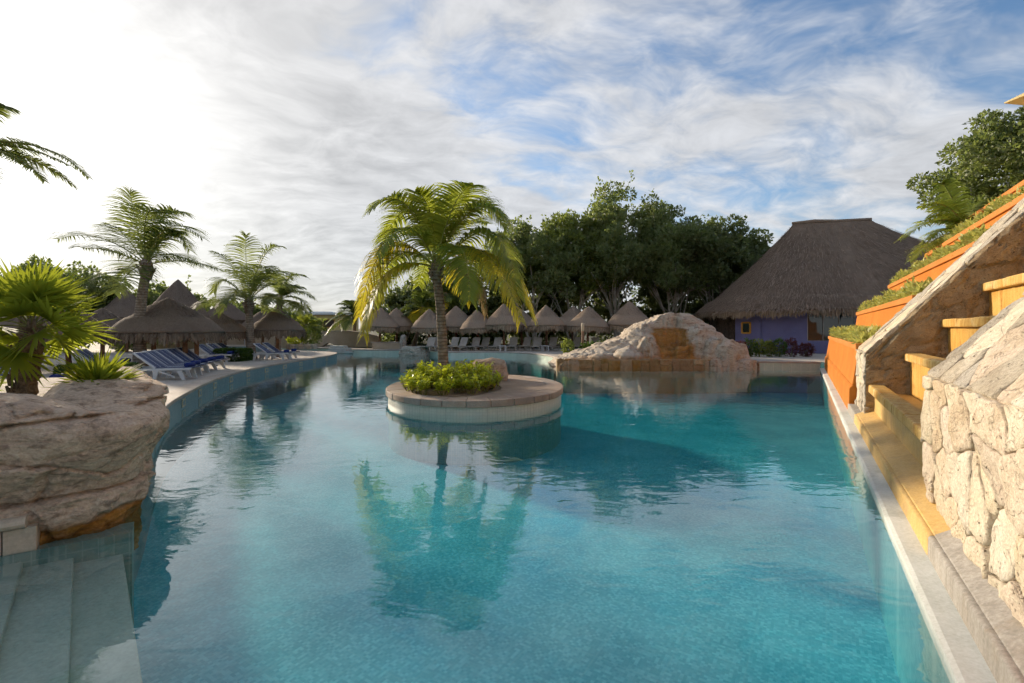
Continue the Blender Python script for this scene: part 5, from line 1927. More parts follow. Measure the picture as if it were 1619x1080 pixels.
def hut_parts(hut, R_, z_e, z_a, posts, seed, mat='thatch_grey', bell=0.2, nblade=1800, fringe='thatch_fringe'):
    """single-post or four-post palapa in its own frame (z = 0 is the deck)"""
    r = random.Random(seed)
    H = z_a - z_e

    def prof(t_):
        # t 0 at the apex, 1 at the eave: straight cone that bells out and then drops
        z = z_a - H * (t_ * (1 - bell) + bell * t_ ** 3)
        return R_ * t_ ** 0.96, z

    def surf(a, t_):
        rr, z = prof(t_)
        r2, z2 = prof(min(1.05, t_ + 0.02))
        h = Vector((math.cos(a), math.sin(a), 0))
        dn = (h * (r2 - rr) + Vector((0, 0, z2 - z))).normalized()
        nn = (h * (z - z2) + Vector((0, 0, r2 - rr))).normalized()
        return h * rr + Vector((0, 0, z)), dn, nn
    seg, rows = 56, 16
    V, F = [], []
    for i in range(rows + 1):
        t_ = max(0.012, i / rows)
        for k in range(seg):
            a = 2 * math.pi * k / seg
            p, dn, nn = surf(a, t_)
            bump = 0.035 * fbm((p.x * 2 + seed, p.y * 2, p.z * 2), 3)
            if t_ > 0.66:
                bump += 0.05         # the lower course of thatch sits proud
            V.append(p + nn * bump + Vector((0, 0, 0.03 * fbm((math.cos(a) * 2, math.sin(a) * 2, seed), 2) * t_)))
    for i in range(rows):
        for k in range(seg):
            k2 = (k + 1) % seg
            F.append((i * seg + k, (i + 1) * seg + k, (i + 1) * seg + k2, i * seg + k2))
    F.append(tuple(range(seg)))
    # underside
    b = len(V)
    for k in range(seg):
        q = V[rows * seg + k]
        V.append(Vector((q.x * 0.55, q.y * 0.55, q.z + H * 0.34)))
    for k in range(seg):
        k2 = (k + 1) % seg
        F.append((rows * seg + k, b + k, b + k2, rows * seg + k2))
    me = bpy.data.meshes.new('thatch_roof')
    me.from_pydata([tuple(v) for v in V], [], F)
    rf = link('thatch_roof', me, M[mat], hut, smooth=True, local=True)
    V, F = thatch_blades(surf, nblade, 0.22, 0.018, r)
    st = link('thatch_straw', mesh_np('thatch_straw', [tuple(v) for v in V], np.array(F)), M[mat], hut, local=True)
    tag(st, kind='stuff')
    # hanging fringe
    V, F = [], []
    for i in range(int(480 * R_)):
        a = r.random() * 2 * math.pi
        p, dn, nn = surf(a, r.uniform(0.93, 1.0))
        p = p + nn * r.uniform(-0.06, 0.05)
        drop = 0.24 + 0.16 * fbm((math.cos(a) * 4, math.sin(a) * 4, seed), 3) * 2 + r.uniform(-0.07, 0.12)
        s = Vector((-math.sin(a), math.cos(a), 0))
        e = p + Vector((0, 0, -drop)) + dn * 0.1 + s * r.uniform(-0.05, 0.05)
        w_ = r.uniform(0.025, 0.05)
        b = len(V)
        V += [p - s * w_, p + s * w_, e + s * w_ * 0.4, e - s * w_ * 0.4]
        F.append((b, b + 1, b + 2, b + 3))
    fg = link('thatch_fringe', mesh_np('thatch_fringe', [tuple(v) for v in V], np.array(F)), M[fringe if mat != 'thatch_shaded' else 'thatch_fringe_shaded'], hut, local=True)
    tag(fg, kind='stuff')
    for (x, y) in posts:
        mb = MB()
        j = r.uniform(-0.04, 0.04)
        mb.tube([(x, y, -0.05), (x + j, y, z_e * 0.5), (x, y + j, z_e + H * (0.9 if len(posts) == 1 else 0.3))], [0.105, 0.095, 0.085], 9)
        mb.build('post', M['post_wood'], hut, smooth=True, local=True)
    if len(posts) == 1:
        for k in range(8):
            a = 2 * math.pi * k / 8
            mb = MB()
            mb.bar((math.cos(a) * R_ * 0.9, math.sin(a) * R_ * 0.9, z_e + 0.12), (0, 0, z_a - 0.5), 0.05, 0.06)
            mb.build('rafter', M['dark_wood'], hut, local=True)
    return hut


# parasol row in front of the wood
par = thing('thatched_parasol', '', 'parasol')
hut_parts(par, 1.58, 1.78, 3.5, [(0, 0)], 4, 'thatch_grey')
rowp = [(600, 40.5, 'leftmost dark thatched parasol behind the low beige wall', 0.95), (628, 43.5, 'thatched parasol behind the low wall and upright stone', 1.0), (679, 38.5, 'thatched parasol just left of the island palm trunk', 0.9), (722, 40, 'thatched parasol seen directly right of the island palm trunk', 1.0), (757, 38, 'second thatched parasol right of the island palm trunk', 0.93), (797, 37.5, 'thatched parasol behind the drooping yellow fronds', 1.0), (826, 42, 'thatched parasol in the second row behind the yellow fronds', 1.0), (865, 37, 'thatched parasol left of the lamp post', 0.97), (929, 36.5, 'thatched parasol directly behind the lamp post', 1.0), (995, 36.5, 'thatched parasol rising behind the waterfall rock', 1.05), (905, 42, 'thatched parasol in the second row behind the lamp post', 1.0)]
for i, (px_, y_, lb, sc) in enumerate(rowp):
    o = instance(par, i == 0, ((px_ - 810) * y_ / FPX, y_, DECK), rnd.uniform(0, 6.28), lb, 'thatched parasols before the wood', (sc * rnd.uniform(0.94, 1.06), sc * rnd.uniform(0.94, 1.06), sc * rnd.uniform(0.94, 1.05)))
    o.rotation_euler = (rnd.uniform(-0.05, 0.05), rnd.uniform(-0.05, 0.05), o.rotation_euler.z)

# huts on the sun deck
pt4 = [(-0.85, -0.8), (0.75, -0.75), (0.8, 0.85), (-0.75, 0.8)]
h1 = thing('thatched_hut', 'large low thatched hut on posts over the front row of blue loungers', 'hut', (-14.4, 20.3, DECK), 0.35)
hut_parts(h1, 2.05, 1.45, 2.98, pt4, 12, 'thatch_shaded', bell=0.22, nblade=3000)
h2 = thing('thatched_hut', 'thatched hut half hidden behind the large low hut', 'hut', A(345, 552, 27.5) * 1, 0.2)
h2.location = ((348 - 810) * 27.0 / FPX, 27.0, DECK)
hut_parts(h2, 1.5, 1.4, 2.6, [(0, 0)], 13, 'thatch_shaded')
h3 = thing('thatched_hut', 'single-post thatched hut nearest the pool edge by the hedge palm', 'hut', ((439 - 810) * 28.5 / FPX, 28.5, DECK), 0.6)
hut_parts(h3, 1.5, 1.5, 2.9, [(0, 0)], 14, 'thatch_shaded', nblade=2000)
for i, (px_, y_, R_, ze, za, lb) in enumerate(((282, 32, 1.8, 2.3, 4.95, 'pointed thatched hut rising behind the large low hut'), (201, 34, 1.7, 2.3, 4.4, 'pointed thatched hut top behind the tall dark palm'), (357, 38, 1.8, 2.2, 3.95, 'thatched hut roof behind the palm fronds by the green awning'), (110, 20, 1.5, 1.45, 2.6, 'dark thatched hut behind the fan palm'), (50, 18, 1.5, 1.4, 2.5, 'dark thatched hut at the edge behind the fan palm trunk'), (162, 24, 1.35, 1.5, 2.7, 'dark thatched hut between the fan palm and the large hut'), (416, 37, 1.7, 1.6, 3.1, 'thatched hut half hidden behind the single-post hut'))):
    t_ = thing('thatched_hut', lb, 'hut', ((px_ - 810) * y_ / FPX, y_, DECK), 0.3 * i)
    hut_parts(t_, R_, ze, za, [(0, 0)], 20 + i, 'thatch_shaded', nblade=1200)

# ================================================================ BIG PALAPA BUILDING
BC = Vector((24.7, 37.45, DECK))
BR = math.radians(-12)
bld = thing('palapa_building', 'violet building under a huge hipped thatched roof', 'building', BC, BR)
SA, SB, NE = 9.6, 6.9, 3.2
ZE, ZR = 2.78, 10.35 - DECK
RIDGE = 2.65


def sup(a, sa, sb):
    c, s = math.cos(a), math.sin(a)
    if c > 0:
        sa += 7.5          # the building runs on behind the terraces
    return (sa * math.copysign(abs(c) ** (2 / NE), c), sb * math.copysign(abs(s) ** (2 / NE), s))


def roof_pt(a, t_):
    """t 0 on the ridge, 1 on the eave"""
    ex, ey = sup(a, SA, SB)
    rx_ = max(-RIDGE, min(RIDGE, ex * (0.33 if ex < 0 else 0.19)))
    z = ZR - (ZR - ZE) * (1.18 * t_ - 0.18 * t_ ** 2.4 if t_ < 1 else 1.0)
    z = ZR - (ZR - ZE) * (t_ ** 0.88)
    return Vector((rx_ + (ex - rx_) * t_, ey * t_, z))


def roof_surf(a, t_):
    p = roof_pt(a, t_)
    q = roof_pt(a, min(1.02, t_ + 0.02))
    s = roof_pt(a + 0.02, t_) - p
    dn = (q - p).normalized()
    nn = s.cross(dn)
    if nn.length < 1e-6:
        nn = Vector((0, 0, 1))
    nn.normalize()
    if nn.z < 0:
        nn = -nn
    return p, dn, nn


rows, seg = 40, 150
V, F = [], []
for i in range(rows + 1):
    t_ = i / rows
    for k in range(seg):
        a = 2 * math.pi * k / seg
        p, dn, nn = roof_surf(a, max(t_, 0.02)) if t_ > 0 else (roof_pt(a, 0), None, Vector((0, 0, 1)))
        if t_ == 0:
            p = roof_pt(a, 0.0)
        o_ = 0.10 * fbm((p.x * 0.5, p.y * 0.5, p.z * 0.5), 4) + 0.04 * fbm((p.x * 3, p.y * 3, p.z * 3), 2)
        if t_ > 0.83:
            o_ += 0.16
        V.append(p + nn * o_)
for i in range(rows):
    for k in range(seg):
        k2 = (k + 1) % seg
        F.append((i * seg + k, (i + 1) * seg + k, (i + 1) * seg + k2, i * seg + k2))
b = len(V)
for k in range(seg):
    q = V[rows * seg + k]
    V.append(Vector((q.x * 0.8, q.y * 0.8, ZE + 0.55)))
for k in range(seg):
    k2 = (k + 1) % seg
    F.append((rows * seg + k, b + k, b + k2, rows * seg + k2))
me = bpy.data.meshes.new('thatch_roof')
me.from_pydata([tuple(v) for v in V], [], F)
roof = link('thatch_roof', me, M['thatch_big'], bld, smooth=True, local=True)
r = random.Random(77)
V, F = [], []
for i in range(30000):
    a = r.random() * 2 * math.pi
    if 0.4 < a < 2.7:            # the far slope needs few straws
        if r.random() < 0.85:
            continue
    t_ = math.sqrt(r.random()) * 0.98 + 0.015
    p, dn, nn = roof_surf(a, t_)
    s = dn.cross(nn)
    if t_ > 0.83:
        p = p + nn * 0.16
    p = p + nn * 0.03
    L_ = r.uniform(0.22, 0.6)
    e = p + (dn + s * r.uniform(-0.15, 0.15)) * L_ + nn * r.uniform(0.0, 0.09)
    wv_ = r.uniform(0.012, 0.03)
    b = len(V)
    V += [p - s * wv_, p + s * wv_, e + s * wv_ * 0.4, e - s * wv_ * 0.4]
    F.append((b, b + 1, b + 2, b + 3))
tag(link('thatch_straw', mesh_np('thatch_straw', [tuple(v) for v in V], np.array(F)), M['thatch_big'], bld, local=True), kind='stuff')
V, F = [], []
for i in range(9000):
    a = r.random() * 2 * math.pi
    p, dn, nn = roof_surf(a, r.uniform(0.94, 1.0))
    s = roof_pt(a + 0.02, 1.0) - roof_pt(a, 1.0)
    s.normalize()
    p = p + nn * r.uniform(0.0, 0.18)
    drop = 0.42 + 0.16 * fbm((p.x * 1.1, p.y * 1.1, 0), 3) * 2 + r.uniform(-0.12, 0.14)
    e = p + Vector((0, 0, -drop)) + Vector((dn.x, dn.y, 0)) * 0.12 + s * r.uniform(-0.05, 0.05)
    w_ = r.uniform(0.02, 0.045)
    b = len(V)
    V += [p - s * w_, p + s * w_, e + s * w_ * 0.3, e - s * w_ * 0.3]
    F.append((b, b + 1, b + 2, b + 3))
tag(link('thatch_fringe', mesh_np('thatch_fringe', [tuple(v) for v in V], np.array(F)), M['thatch_fringe'], bld, local=True), kind='stuff')
mb = MB()
mb.tube([(-RIDGE - 0.1, 0, ZR - 0.06), (-1.2, 0, ZR + 0.03), (0.4, 0, ZR - 0.02), (RIDGE + 0.1, 0, ZR)], [0.10, 0.15, 0.12, 0.12], 8)
mb.build('ridge_cap', M['thatch_big'], bld, smooth=True, local=True)
# walls follow the eave, set back; window openings are real gaps
WA, WB = SA * 0.90, SB * 0.86


def wall_piece(a0, a1, z0, z1, mat, name, th=0.22, k=6, out=0.0):
    mb = MB()
    V, F = [], []
    for i in range(k + 1):
        a = a0 + (a1 - a0) * i / k
        x, y = sup(a, WA + out, WB + out)
        x2, y2 = sup(a, WA - th, WB - th)
        V += [(x, y, z0), (x, y, z1), (x2, y2, z1), (x2, y2, z0)]
    for i in range(k):
        for q in range(4):
            q2 = (q + 1) % 4
            F.append((4 * i + q, 4 * i + q2, 4 * (i + 1) + q2, 4 * (i + 1) + q))
    F += [(3, 2, 1, 0), tuple(4 * k + q for q in range(4))]
    mb.add(V, F)
    return fix_normals(mb.build(name, M[mat], bld, local=True))


def ang_at(px_):
    """angle on the wall that shows in that photograph column (front half)"""
    best, bd = 0, 1e9
    for i in range(2000):
        a = math.pi + math.pi * i / 2000
        x, y = sup(a, WA, WB)
        c, s = math.cos(BR), math.sin(BR)
        X, Y = BC.x + x * c - y * s, BC.y + x * s + y * c
        e = abs(810 + FPX * X / Y - px_)
        if e < bd:
            best, bd = a, e
    return best


aw0, aw1 = ang_at(1277), ang_at(1352)
as0, as1 = ang_at(1174), ang_at(1187)
al = ang_at(1163)
HW = 3.1
wall_piece(al, as0, 0, HW, 'purple_paint', 'wall')
wall_piece(as0, as1, 0, 1.35, 'purple_paint', 'wall', k=3)
wall_piece(as0, as1, 2.1, HW, 'purple_paint', 'wall', k=3)
wall_piece(as1, aw0, 0, HW, 'purple_paint', 'wall', k=10)
wall_piece(aw0, aw1, 0, 0.85, 'purple_paint', 'wall', k=8)
wall_piece(aw0, aw1, 2.75, HW, 'purple_paint', 'wall', k=8)
wall_piece(aw1, 2 * math.pi, 0, HW, 'purple_paint', 'wall', k=14)
wall_piece(0, math.pi * 0.9, 0, HW, 'inside_shade', 'wall', k=24)
wall_piece(as1 + 0.05, as1 + 0.13, 0, HW - 0.1, 'purple_paint', 'pilaster', k=4, out=0.10)


def window_at(a0, a1, z0, z1, nb, fmat, fw, depth=0.05):
    mb = MB()
    x0, y0 = sup(a0, WA - depth, WB - depth)
    x1, y1 = sup(a1, WA - depth, WB - depth)
    mb.add([(x0, y0, z0), (x1, y1, z0), (x1, y1, z1), (x0, y0, z1)], [(0, 1, 2, 3)])
    pn = mb.build('window', M['window_glass'], bld, local=True)
    d_ = depth - 0.03
    q0, q1 = Vector((*sup(a0, WA - d_, WB - d_), 0)), Vector((*sup(a1, WA - d_, WB - d_), 0))
    for (zA, zB, p, q) in ((z0, z0, q0, q1), (z1, z1, q0, q1)):
        m2 = MB()
        m2.bar((p.x, p.y, zA), (q.x, q.y, zB), 0.06, fw)
        f_ = m2.build('frame', M[fmat], None)
        f_.parent = pn
    for i in range(nb + 1):
        p = q0.lerp(q1, i / nb)
        m2 = MB()
        m2.bar((p.x, p.y, z0), (p.x, p.y, z1), fw, 0.05)
        f_ = m2.build('frame', M[fmat], None)
        f_.parent = pn
    return pn


window_at(aw0, aw1, 0.85, 2.75, 3, 'beige_plastic', 0.035)
window_at(as0, as1, 1.35, 2.1, 1, 'orange_frame', 0.11, 0.0)
# dark slatted screen on the shaded side
for i in range(26):
    a = math.pi * 0.93 + (al - math.pi * 0.93) * (i + 0.5) / 26
    x, y = sup(a, WA - 0.1, WB - 0.1)
    mb = MB()
    mb.box((x, y, HW / 2), (0.06, 0.10, HW), a)
    mb.build('slat', M['dark_wood'], bld, local=True)
wall_piece(math.pi * 0.92, al, 0, HW, 'inside_shade', 'shade_backing', th=0.1, k=10, out=-1.2)  # near-black sheet added behind the slats, painting the shaded interior

# ================================================================ LOUNGERS


def blue_lounger():
    t_ = thing('sun_lounger', '', 'sun lounger')
    L_, W_ = 1.85, 0.66
    # local x runs from the head end to the foot end
    for s in (-1, 1):
        y = s * W_ / 2
        mb = MB()
        mb.bar((0.0, y, 0.33), (L_, y, 0.36), 0.05, 0.07)
        mb.build('side_rail', M['white_plastic'], t_, local=True, bevel=0.01)
        mb = MB()
        mb.bar((0.72, y * 0.92, 0.38), (0.06, y * 0.92, 0.86), 0.045, 0.05)
        mb.build('back_rail', M['white_plastic'], t_, local=True, bevel=0.01)
        for (x0, x1) in ((0.10, 0.02), (0.72, 0.66), (L_ - 0.42, L_ - 0.28)):
            mb = MB()
            P = []
            for z, xx, w_ in ((0.0, x1, 0.10), (0.31, x0, 0.17)):
                for a_, b_ in ((-1, -1), (1, -1), (1, 1), (-1, 1)):
                    P.append((xx + 0.06 + a_ * w_ / 2, y + b_ * 0.03, z))
            mb.hexa(P)
            mb.build('leg', M['white_plastic'], t_, local=True, bevel=0.01)
        mb = MB()
        mb.bar((0.82, y, 0.30), (1.35, y, 0.10), 0.03, 0.05)
        mb.build('brace', M['white_plastic'], t_, local=True)
    mb = MB()
    P = [(0.72, -0.29, 0.375), (L_ - 0.03, -0.29, 0.385), (L_ - 0.03, 0.29, 0.385), (0.72, 0.29, 0.375)]
    mb.hexa(P + [(x, y, z + 0.025) for x, y, z in P])
    mb.build('seat_sling', M['blue_sling'], t_, local=True)
    mb = MB()
    P = [(0.07, -0.27, 0.845), (0.715, -0.27, 0.385), (0.715, 0.27, 0.385), (0.07, 0.27, 0.845)]
    mb.hexa(P + [(x + 0.015, y, z + 0.025) for x, y, z in P])
    mb.build('back_sling', M['blue_sling'], t_, local=True)
    mb = MB()
    mb.bar((0.05, -0.31, 0.868), (0.05, 0.31, 0.868), 0.05, 0.05)
    mb.build('head_bar', M['white_plastic'], t_, local=True, bevel=0.012)
    mb = MB()
    mb.tube([(L_ - 0.22, -0.22, 0.475), (L_ - 0.22, -0.2, 0.475), (L_ - 0.22, 0.2, 0.475), (L_ - 0.22, 0.22, 0.475)], [0.05, 0.075, 0.075, 0.05], 12)
    mb.build('towel_roll', M['blue_towel'], t_, smooth=True, local=True)
    return t_


bl = blue_lounger()
spots = [
    (-10.35, 15.9, 0.06, 'blue lounger nearest the viewer in the row under the large hut', 'blue loungers under the large hut'),
    (-10.85, 16.95, 0.06, 'second blue lounger from the near end under the large hut', 'blue loungers under the large hut'),
    (-11.25, 18.0, 0.05, 'third blue lounger from the near end under the large hut', 'blue loungers under the large hut'),
    (-11.6, 19.05, 0.05, 'fourth blue lounger from the near end under the large hut', 'blue loungers under the large hut'),
    (-11.9, 20.1, 0.05, 'fifth blue lounger at the far end under the large hut', 'blue loungers under the large hut'),
    (-13.85, 24.2, 0.0, 'nearest blue lounger between the large hut and the clipped hedge', 'blue loungers before the hedge'),
    (-14.0, 25.3, 0.0, 'middle blue lounger between the large hut and the clipped hedge', 'blue loungers before the hedge'),
    (-14.2, 26.4, 0.0, 'farthest blue lounger between the large hut and the clipped hedge', 'blue loungers before the hedge'),
    (-11.75, 25.7, 0.03, 'front blue lounger under the single-post hut', 'blue loungers under the single-post hut'),
    (-11.95, 27.0, 0.03, 'rear blue lounger under the single-post hut', 'blue loungers under the single-post hut'),
    (-14.3, 18.2, 0.1, 'blue lounger behind the trunk of the tall dark palm', 'blue loungers behind the first row'),
    (-9.6, 10.6, 0.15, 'blue lounger seen through the low fan plant', 'blue loungers behind the fan palms'),
    (-10.9, 11.9, 0.15, 'blue lounger at the edge behind the fan palm trunk', 'blue loungers behind the fan palms'),
]
for i, (xf, y_, rz, lb, gp) in enumerate(spots):
    x_ = xf - 1.85 * math.cos(rz)
    instance(bl, i == 0, (x_, y_ - 1.85 * math.sin(rz), DECK), rz, lb, gp)


def beige_lounger():
    t_ = thing('deck_lounger', '', 'sun lounger')
    W_ = 0.68
    for s in (-1, 1):
        mb = MB()
        mb.bar((0, s * W_ / 2, 0.28), (1.9, s * W_ / 2, 0.28), 0.05, 0.08)
        mb.build('side_rail', M['beige_plastic'], t_, local=True)
        for x in (0.15, 1.7):
            mb = MB()
            mb.box((x, s * (W_ / 2 - 0.002), 0.12), (0.07, 0.052, 0.24), 0)
            mb.build('leg', M['beige_plastic'], t_, local=True)
    mb = MB()
    P = [(0.70, -0.3, 0.322), (1.88, -0.3, 0.322), (1.88, 0.3, 0.322), (0.70, 0.3, 0.322)]
    mb.hexa(P + [(x, y, z + 0.05) for x, y, z in P])
    mb.build('seat', M['beige_plastic'], t_, local=True, bevel=0.015)
    mb = MB()
    P = [(0.26, -0.3, 0.98), (0.69, -0.3, 0.34), (0.69, 0.3, 0.34), (0.26, 0.3, 0.98)]
    mb.hexa(P + [(x + 0.03, y, z + 0.03) for x, y, z in P])
    mb.build('backrest', M['beige_plastic'], t_, local=True, bevel=0.015)
    return t_


dlg = beige_lounger()
pxs = [(683, 'half hidden left of the island palm trunk'), (694, 'hidden behind the left side of the island palm trunk'), (722, 'first right of the island palm trunk'), (737, 'second right of the island palm trunk'), (755, 'third right of the island palm trunk'), (771, 'fourth right of the island palm trunk'), (790, 'left of the first small white table'), (814, 'right of the first small white table'), (838, 'in the shade between the two small tables'), (853, 'left of the second small white table'), (880, 'right of the second small white table'), (918, 'behind the shrub at the lamp post'), (945, 'right of the lamp post behind the rock')]
for i, (px_, lb) in enumerate(pxs):
    y_ = 36.6 + 0.35 * (i % 3)
    x_ = (px_ - 810) * y_ / FPX
    rz = math.radians(-90 - 16 + rnd.uniform(-8, 8))
    instance(dlg, i == 0, (x_, y_ + 0.8, DECK), rz, 'beige lounger ' + lb, 'beige loungers before the parasols')

for i, px_ in enumerate((795, 862)):
    t_ = thing('side_table', ('small white table between the beige loungers behind the yellow fronds', 'small white table between the beige loungers left of the lamp post')[i], 'table', ((px_ - 810) * 35.6 / FPX, 35.6, DECK), 0.2, 'small white tables')
    mb = MB()
    mb.box((0, 0, 0.40), (0.5, 0.5, 0.05))
    mb.build('table_top', M['white_plastic'], t_, local=True, bevel=0.01)
    for sx_ in (-1, 1):
        for sy_ in (-1, 1):
            mb = MB()
            mb.box((sx_ * 0.2, sy_ * 0.2, 0.188), (0.05, 0.05, 0.37))
            mb.build('leg', M['white_plastic'], t_, local=True)

# ================================================================ SMALL STRUCTURES
# lamp post
t_ = thing('lamp_post', 'reddish wooden lamp post with pale head before the parasols', 'lamp post', ((922 - 810) * 31 / FPX, 31, DECK))
mb = MB()
mb.tube([(0, 0, -0.05), (0, 0, 1.5)], [0.09, 0.085], 10)
mb.build('post', M['post_wood'], t_, smooth=True, local=True)
mb = MB()
mb.tube([(0, 0, 1.5), (0, 0, 1.53), (0, 0, 2.0), (0, 0, 2.03)], [0.07, 0.1, 0.1, 0.05], 12)
mb.build('head', M['beige_stucco'], t_, smooth=True, local=True)
# low beige wall at the back of the pool
t_ = thing('low_wall', 'low beige wall behind the back edge of the pool', 'wall', ((612 - 810) * 40 / FPX, 40, DECK))
mb = MB()
mb.box((0, 0, 0.25), (2.3, 0.4, 0.5))
mb.build('wall_body', M['beige_stucco'], t_, local=True, bevel=0.03)
mb = MB()
mb.box((0, 0, 0.54), (2.4, 0.5, 0.075))
mb.build('cap', M['coping_stone'], t_, local=True, bevel=0.02)
# white stepped landing beside the channel
t_ = thing('white_steps', 'white stepped landing at the mouth of the channel under the bridge', 'steps', ((540 - 810) * 39.6 / FPX, 39.6, 0))
for k in range(3):
    mb = MB()
    mb.box((-0.15 * k, 0.12 * k, 0.12 + 0.2 * k), (2.1 - 0.35 * k, 0.9 - 0.2 * k, 0.195), -0.35)
    mb.build('step', M['white_ledge'], t_, local=True, bevel=0.02)
# arched stone bridge
yb = 45.0
br_ = thing('arched_bridge', 'tan stone bridge with round arch over the channel', 'bridge', ((540 - 810) * yb / FPX, yb, DECK))
mb = MB()
V, F = [], []
n_ = 24
for i in range(n_ + 1):
    f = i / n_
    x = -3.6 + 7.2 * f
    ztop = 0.85 + 0.55 * math.sin(f * math.pi)
    zlow = -0.4
    if 0.22 < f < 0.5:
        zlow = -0.4 + 0.75 * math.sin((f - 0.22) / 0.28 * math.pi)
    V += [(x, -0.35, zlow), (x, -0.35, ztop), (x, 0.35, ztop), (x, 0.35, zlow)]
for i in range(n_):
    for q in range(4):
        q2 = (q + 1) % 4
        F.append((4 * i + q, 4 * i + q2, 4 * (i + 1) + q2, 4 * (i + 1) + q))
F += [(3, 2, 1, 0), tuple(4 * n_ + q for q in range(4))]
mb.add(V, F)
fix_normals(mb.build('parapet', M['beige_stucco'], br_, local=True))
mb = MB()
V, F = [], []
for i in range(n_ + 1):
    f = i / n_
    x = -3.65 + 7.3 * f
    zt = 0.86 + 0.55 * math.sin(f * math.pi)
    V += [(x, -0.42, zt), (x, -0.42, zt + 0.1), (x, 0.42, zt + 0.1), (x, 0.42, zt)]
for i in range(n_):
    for q in range(4):
        q2 = (q + 1) % 4
        F.append((4 * i + q, 4 * i + q2, 4 * (i + 1) + q2, 4 * (i + 1) + q))
mb.add(V, F)
fix_normals(mb.build('cap', M['coping_stone'], br_, local=True))
# round stone planter with shrubs before the bridge
pl = thing('stone_planter', 'curved stone planter wall beyond the single-post hut', 'planter', ((478 - 810) * 39 / FPX, 39, DECK))
for k in range(18):
    for row in range(2):
        a = math.pi * (1.0 + (k + 0.5 * row) / 18)
        mb = MB()
        mb.box((1.15 * math.cos(a), 0.8 * math.sin(a), 0.12 + 0.22 * row), (0.20, 0.16, 0.205), a + math.pi / 2)
        mb.build('stone', M['lime_pink'] if (k + row) % 3 else M['lime_grey'], pl, local=True, bevel=0.02)
mb = MB()
mb.tube([(0, 0, 0), (0, 0, 0.4)], [0.78, 0.78], 20)
mb.build('soil', M['soil'], pl, local=True)
bush('garden_shrub', 'yellow green shrub at the near side of the curved stone planter', 'shrub', ((468 - 810) * 39.0 / FPX, 38.8, DECK + 0.35), (0.55, 0.5, 0.9), 900, 0.16, 0.08, 'shrub_lime', 51)
bush('garden_shrub', 'dark green shrub in the curved stone planter', 'shrub', ((491 - 810) * 39.2 / FPX, 39.3, DECK + 0.35), (0.8, 0.6, 1.4), 1600, 0.16, 0.08, 'tree_leaf', 52)
palm('garden_palm', 'small feathery palm growing from the curved stone planter', ((484 - 810) * 39.5 / FPX, 39.5, DECK + 0.3), ((484 - 810) * 39.5 / FPX, 39.5, 2.2), 1.5, 14, 21, 'palm_green', trunk_r=0.09, leaf=0.55, nleaf=24)
# green awning behind the hut
t_ = thing('green_awning', 'green canvas awning half hidden behind the hedge palm', 'awning', ((372 - 810) * 42 / FPX, 42, DECK))
mb = MB()
mb.add([(-1.6, -1.3, 1.9), (1.6, -1.3, 1.9), (1.6, 1.3, 1.9), (-1.6, 1.3, 1.9), (0, 0, 2.9), (-1.6, -1.3, 1.65), (1.6, -1.3, 1.65), (1.6, 1.3, 1.65), (-1.6, 1.3, 1.65)], [(0, 1, 4), (1, 2, 4), (2, 3, 4), (3, 0, 4), (0, 5, 6, 1), (1, 6, 7, 2), (2, 7, 8, 3), (3, 8, 5, 0)])
mb.build('canopy', M['green_canvas'], t_, local=True)
for sx_ in (-1.5, 1.5):
    for sy_ in (-1.2, 1.2):
        mb = MB()
        mb.tube([(sx_, sy_, -0.02), (sx_, sy_, 1.9)], [0.04, 0.04], 8)
        mb.build('post', M['white_plastic'], t_, local=True)
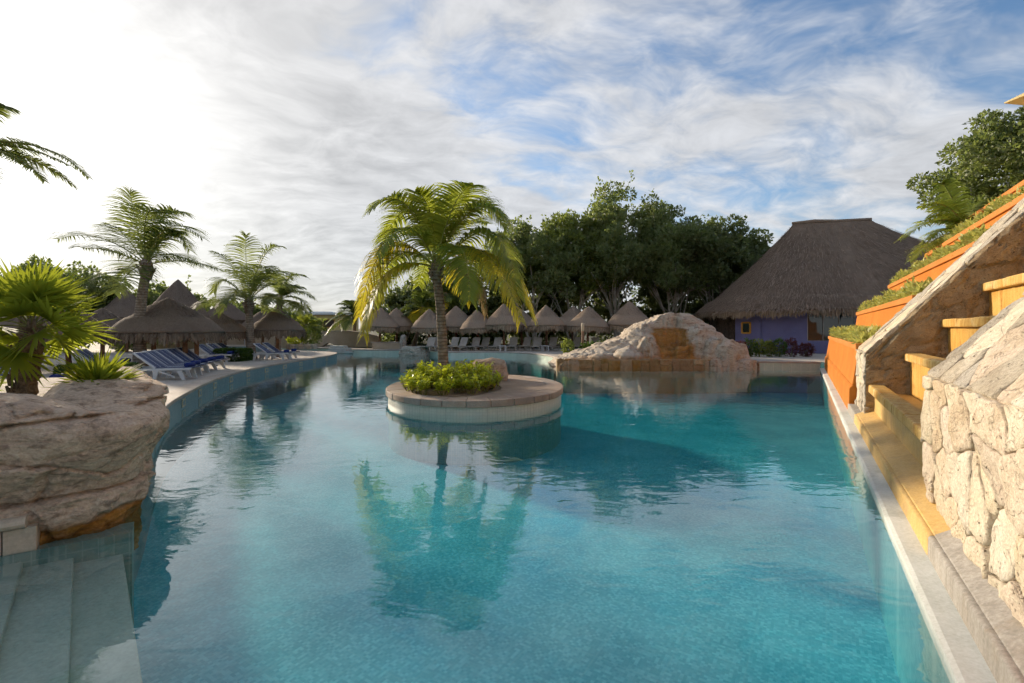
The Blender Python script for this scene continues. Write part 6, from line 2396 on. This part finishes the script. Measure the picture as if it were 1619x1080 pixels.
# far yellow house
hs = thing('yellow_house', 'yellow house with flat white roof and brown balcony far behind the bridge', 'house', ((512 - 810) * 75 / FPX, 75, DECK), 0.1)
mb = MB()
mb.box((0, 2.5, 1.9), (8.5, 5, 3.8))
mb.build('wall', M['yellow_paint'], hs, local=True)
mb = MB()
mb.box((0, 2.4, 3.98), (9.6, 6.2, 0.3))
rf = mb.build('roof', M['white_paint'], hs, local=True, bevel=0.03)
mb = MB()
mb.box((-1.2, 2.6, 4.25), (4, 3, 0.24))
mb.build('roof_step', M['white_paint'], rf, local=True)
for x0, w_ in ((0.8, 1.6), (2.6, 0.5), (-2.0, 1.4)):
    mb = MB()
    mb.box((x0, -0.02, 2.5), (w_, 0.06, 1.15))
    wn2 = mb.build('window', M['dark_wood'], hs, local=True)
    for zz in (1.9, 3.1):
        mb = MB()
        mb.box((x0, -0.06, zz), (w_ + 0.16, 0.08, 0.1))
        mb.build('frame', M['orange_frame'], wn2, local=True)
    for xx in (-1, 1):
        mb = MB()
        mb.box((x0 + xx * (w_ / 2 + 0.04), -0.06, 2.5), (0.09, 0.075, 1.1))
        mb.build('frame', M['orange_frame'], wn2, local=True)
# second small pool edge and stucco wall seen between the huts
t_ = thing('low_wall', 'long pale stucco wall seen between the huts behind the deck', 'wall', (-26, 41, DECK))
mb = MB()
mb.box((0, 0, 0.5), (16, 0.4, 1.0))
mb.build('wall_body', M['beige_stucco'], t_, local=True, bevel=0.03)
# small raised pool beyond the huts
t_ = thing('plunge_pool', 'small raised pool with tiled rim seen between the huts', 'pool', ((372 - 810) * 35 / FPX, 35, DECK))
mb = MB()
mb.box((0, 0, 0.2), (3.4, 1.6, 0.4))
mb.build('tiled_wall', M['blue_band_tile'], t_, local=True, bevel=0.02)
for (bx_, by_, bw_, bd_) in ((0, -0.72, 3.5, 0.2), (0, 0.72, 3.5, 0.2), (-1.65, 0, 0.2, 1.22), (1.65, 0, 0.2, 1.22)):
    mb = MB()
    mb.box((bx_, by_, 0.44), (bw_, bd_, 0.075))
    mb.build('rim', M['coping_stone'], t_, local=True, bevel=0.015)
# shade sail whose corner shows above the terraces
ss = thing('shade_umbrella', 'cream canvas parasol corner at the upper edge of the picture', 'parasol', U(8.8, 6.0, 6.0))
tip = A(1588, 162, 8.6)
c0 = tip + Vector((1.4, -1.0, 0.45))
mb = MB()
k = 8
rim = []
r0 = tip - c0
for i in range(4):
    a = i * math.pi / 2
    rim.append(c0 + Vector((r0.x * math.cos(a) - r0.y * math.sin(a), r0.x * math.sin(a) + r0.y * math.cos(a), r0.z)))
top = c0 + Vector((0, 0, 0.25))
V = rim + [top] + [p - Vector((0, 0, 0.02)) for p in rim] + [top - Vector((0, 0, 0.02))]
F = []
for i in range(4):
    j = (i + 1) % 4
    F += [(i, j, 4), (5 + j, 5 + i, 9), (i, 5 + i, 5 + j, j)]
mb.add(V, F)
mb.build('canopy', M['shade_canvas'], ss)
mb = MB()
mb.tube([(c0.x, c0.y, 4.0), (c0.x, c0.y, top.z)], [0.03, 0.03], 8)
mb.build('pole', M['post_wood'], ss)
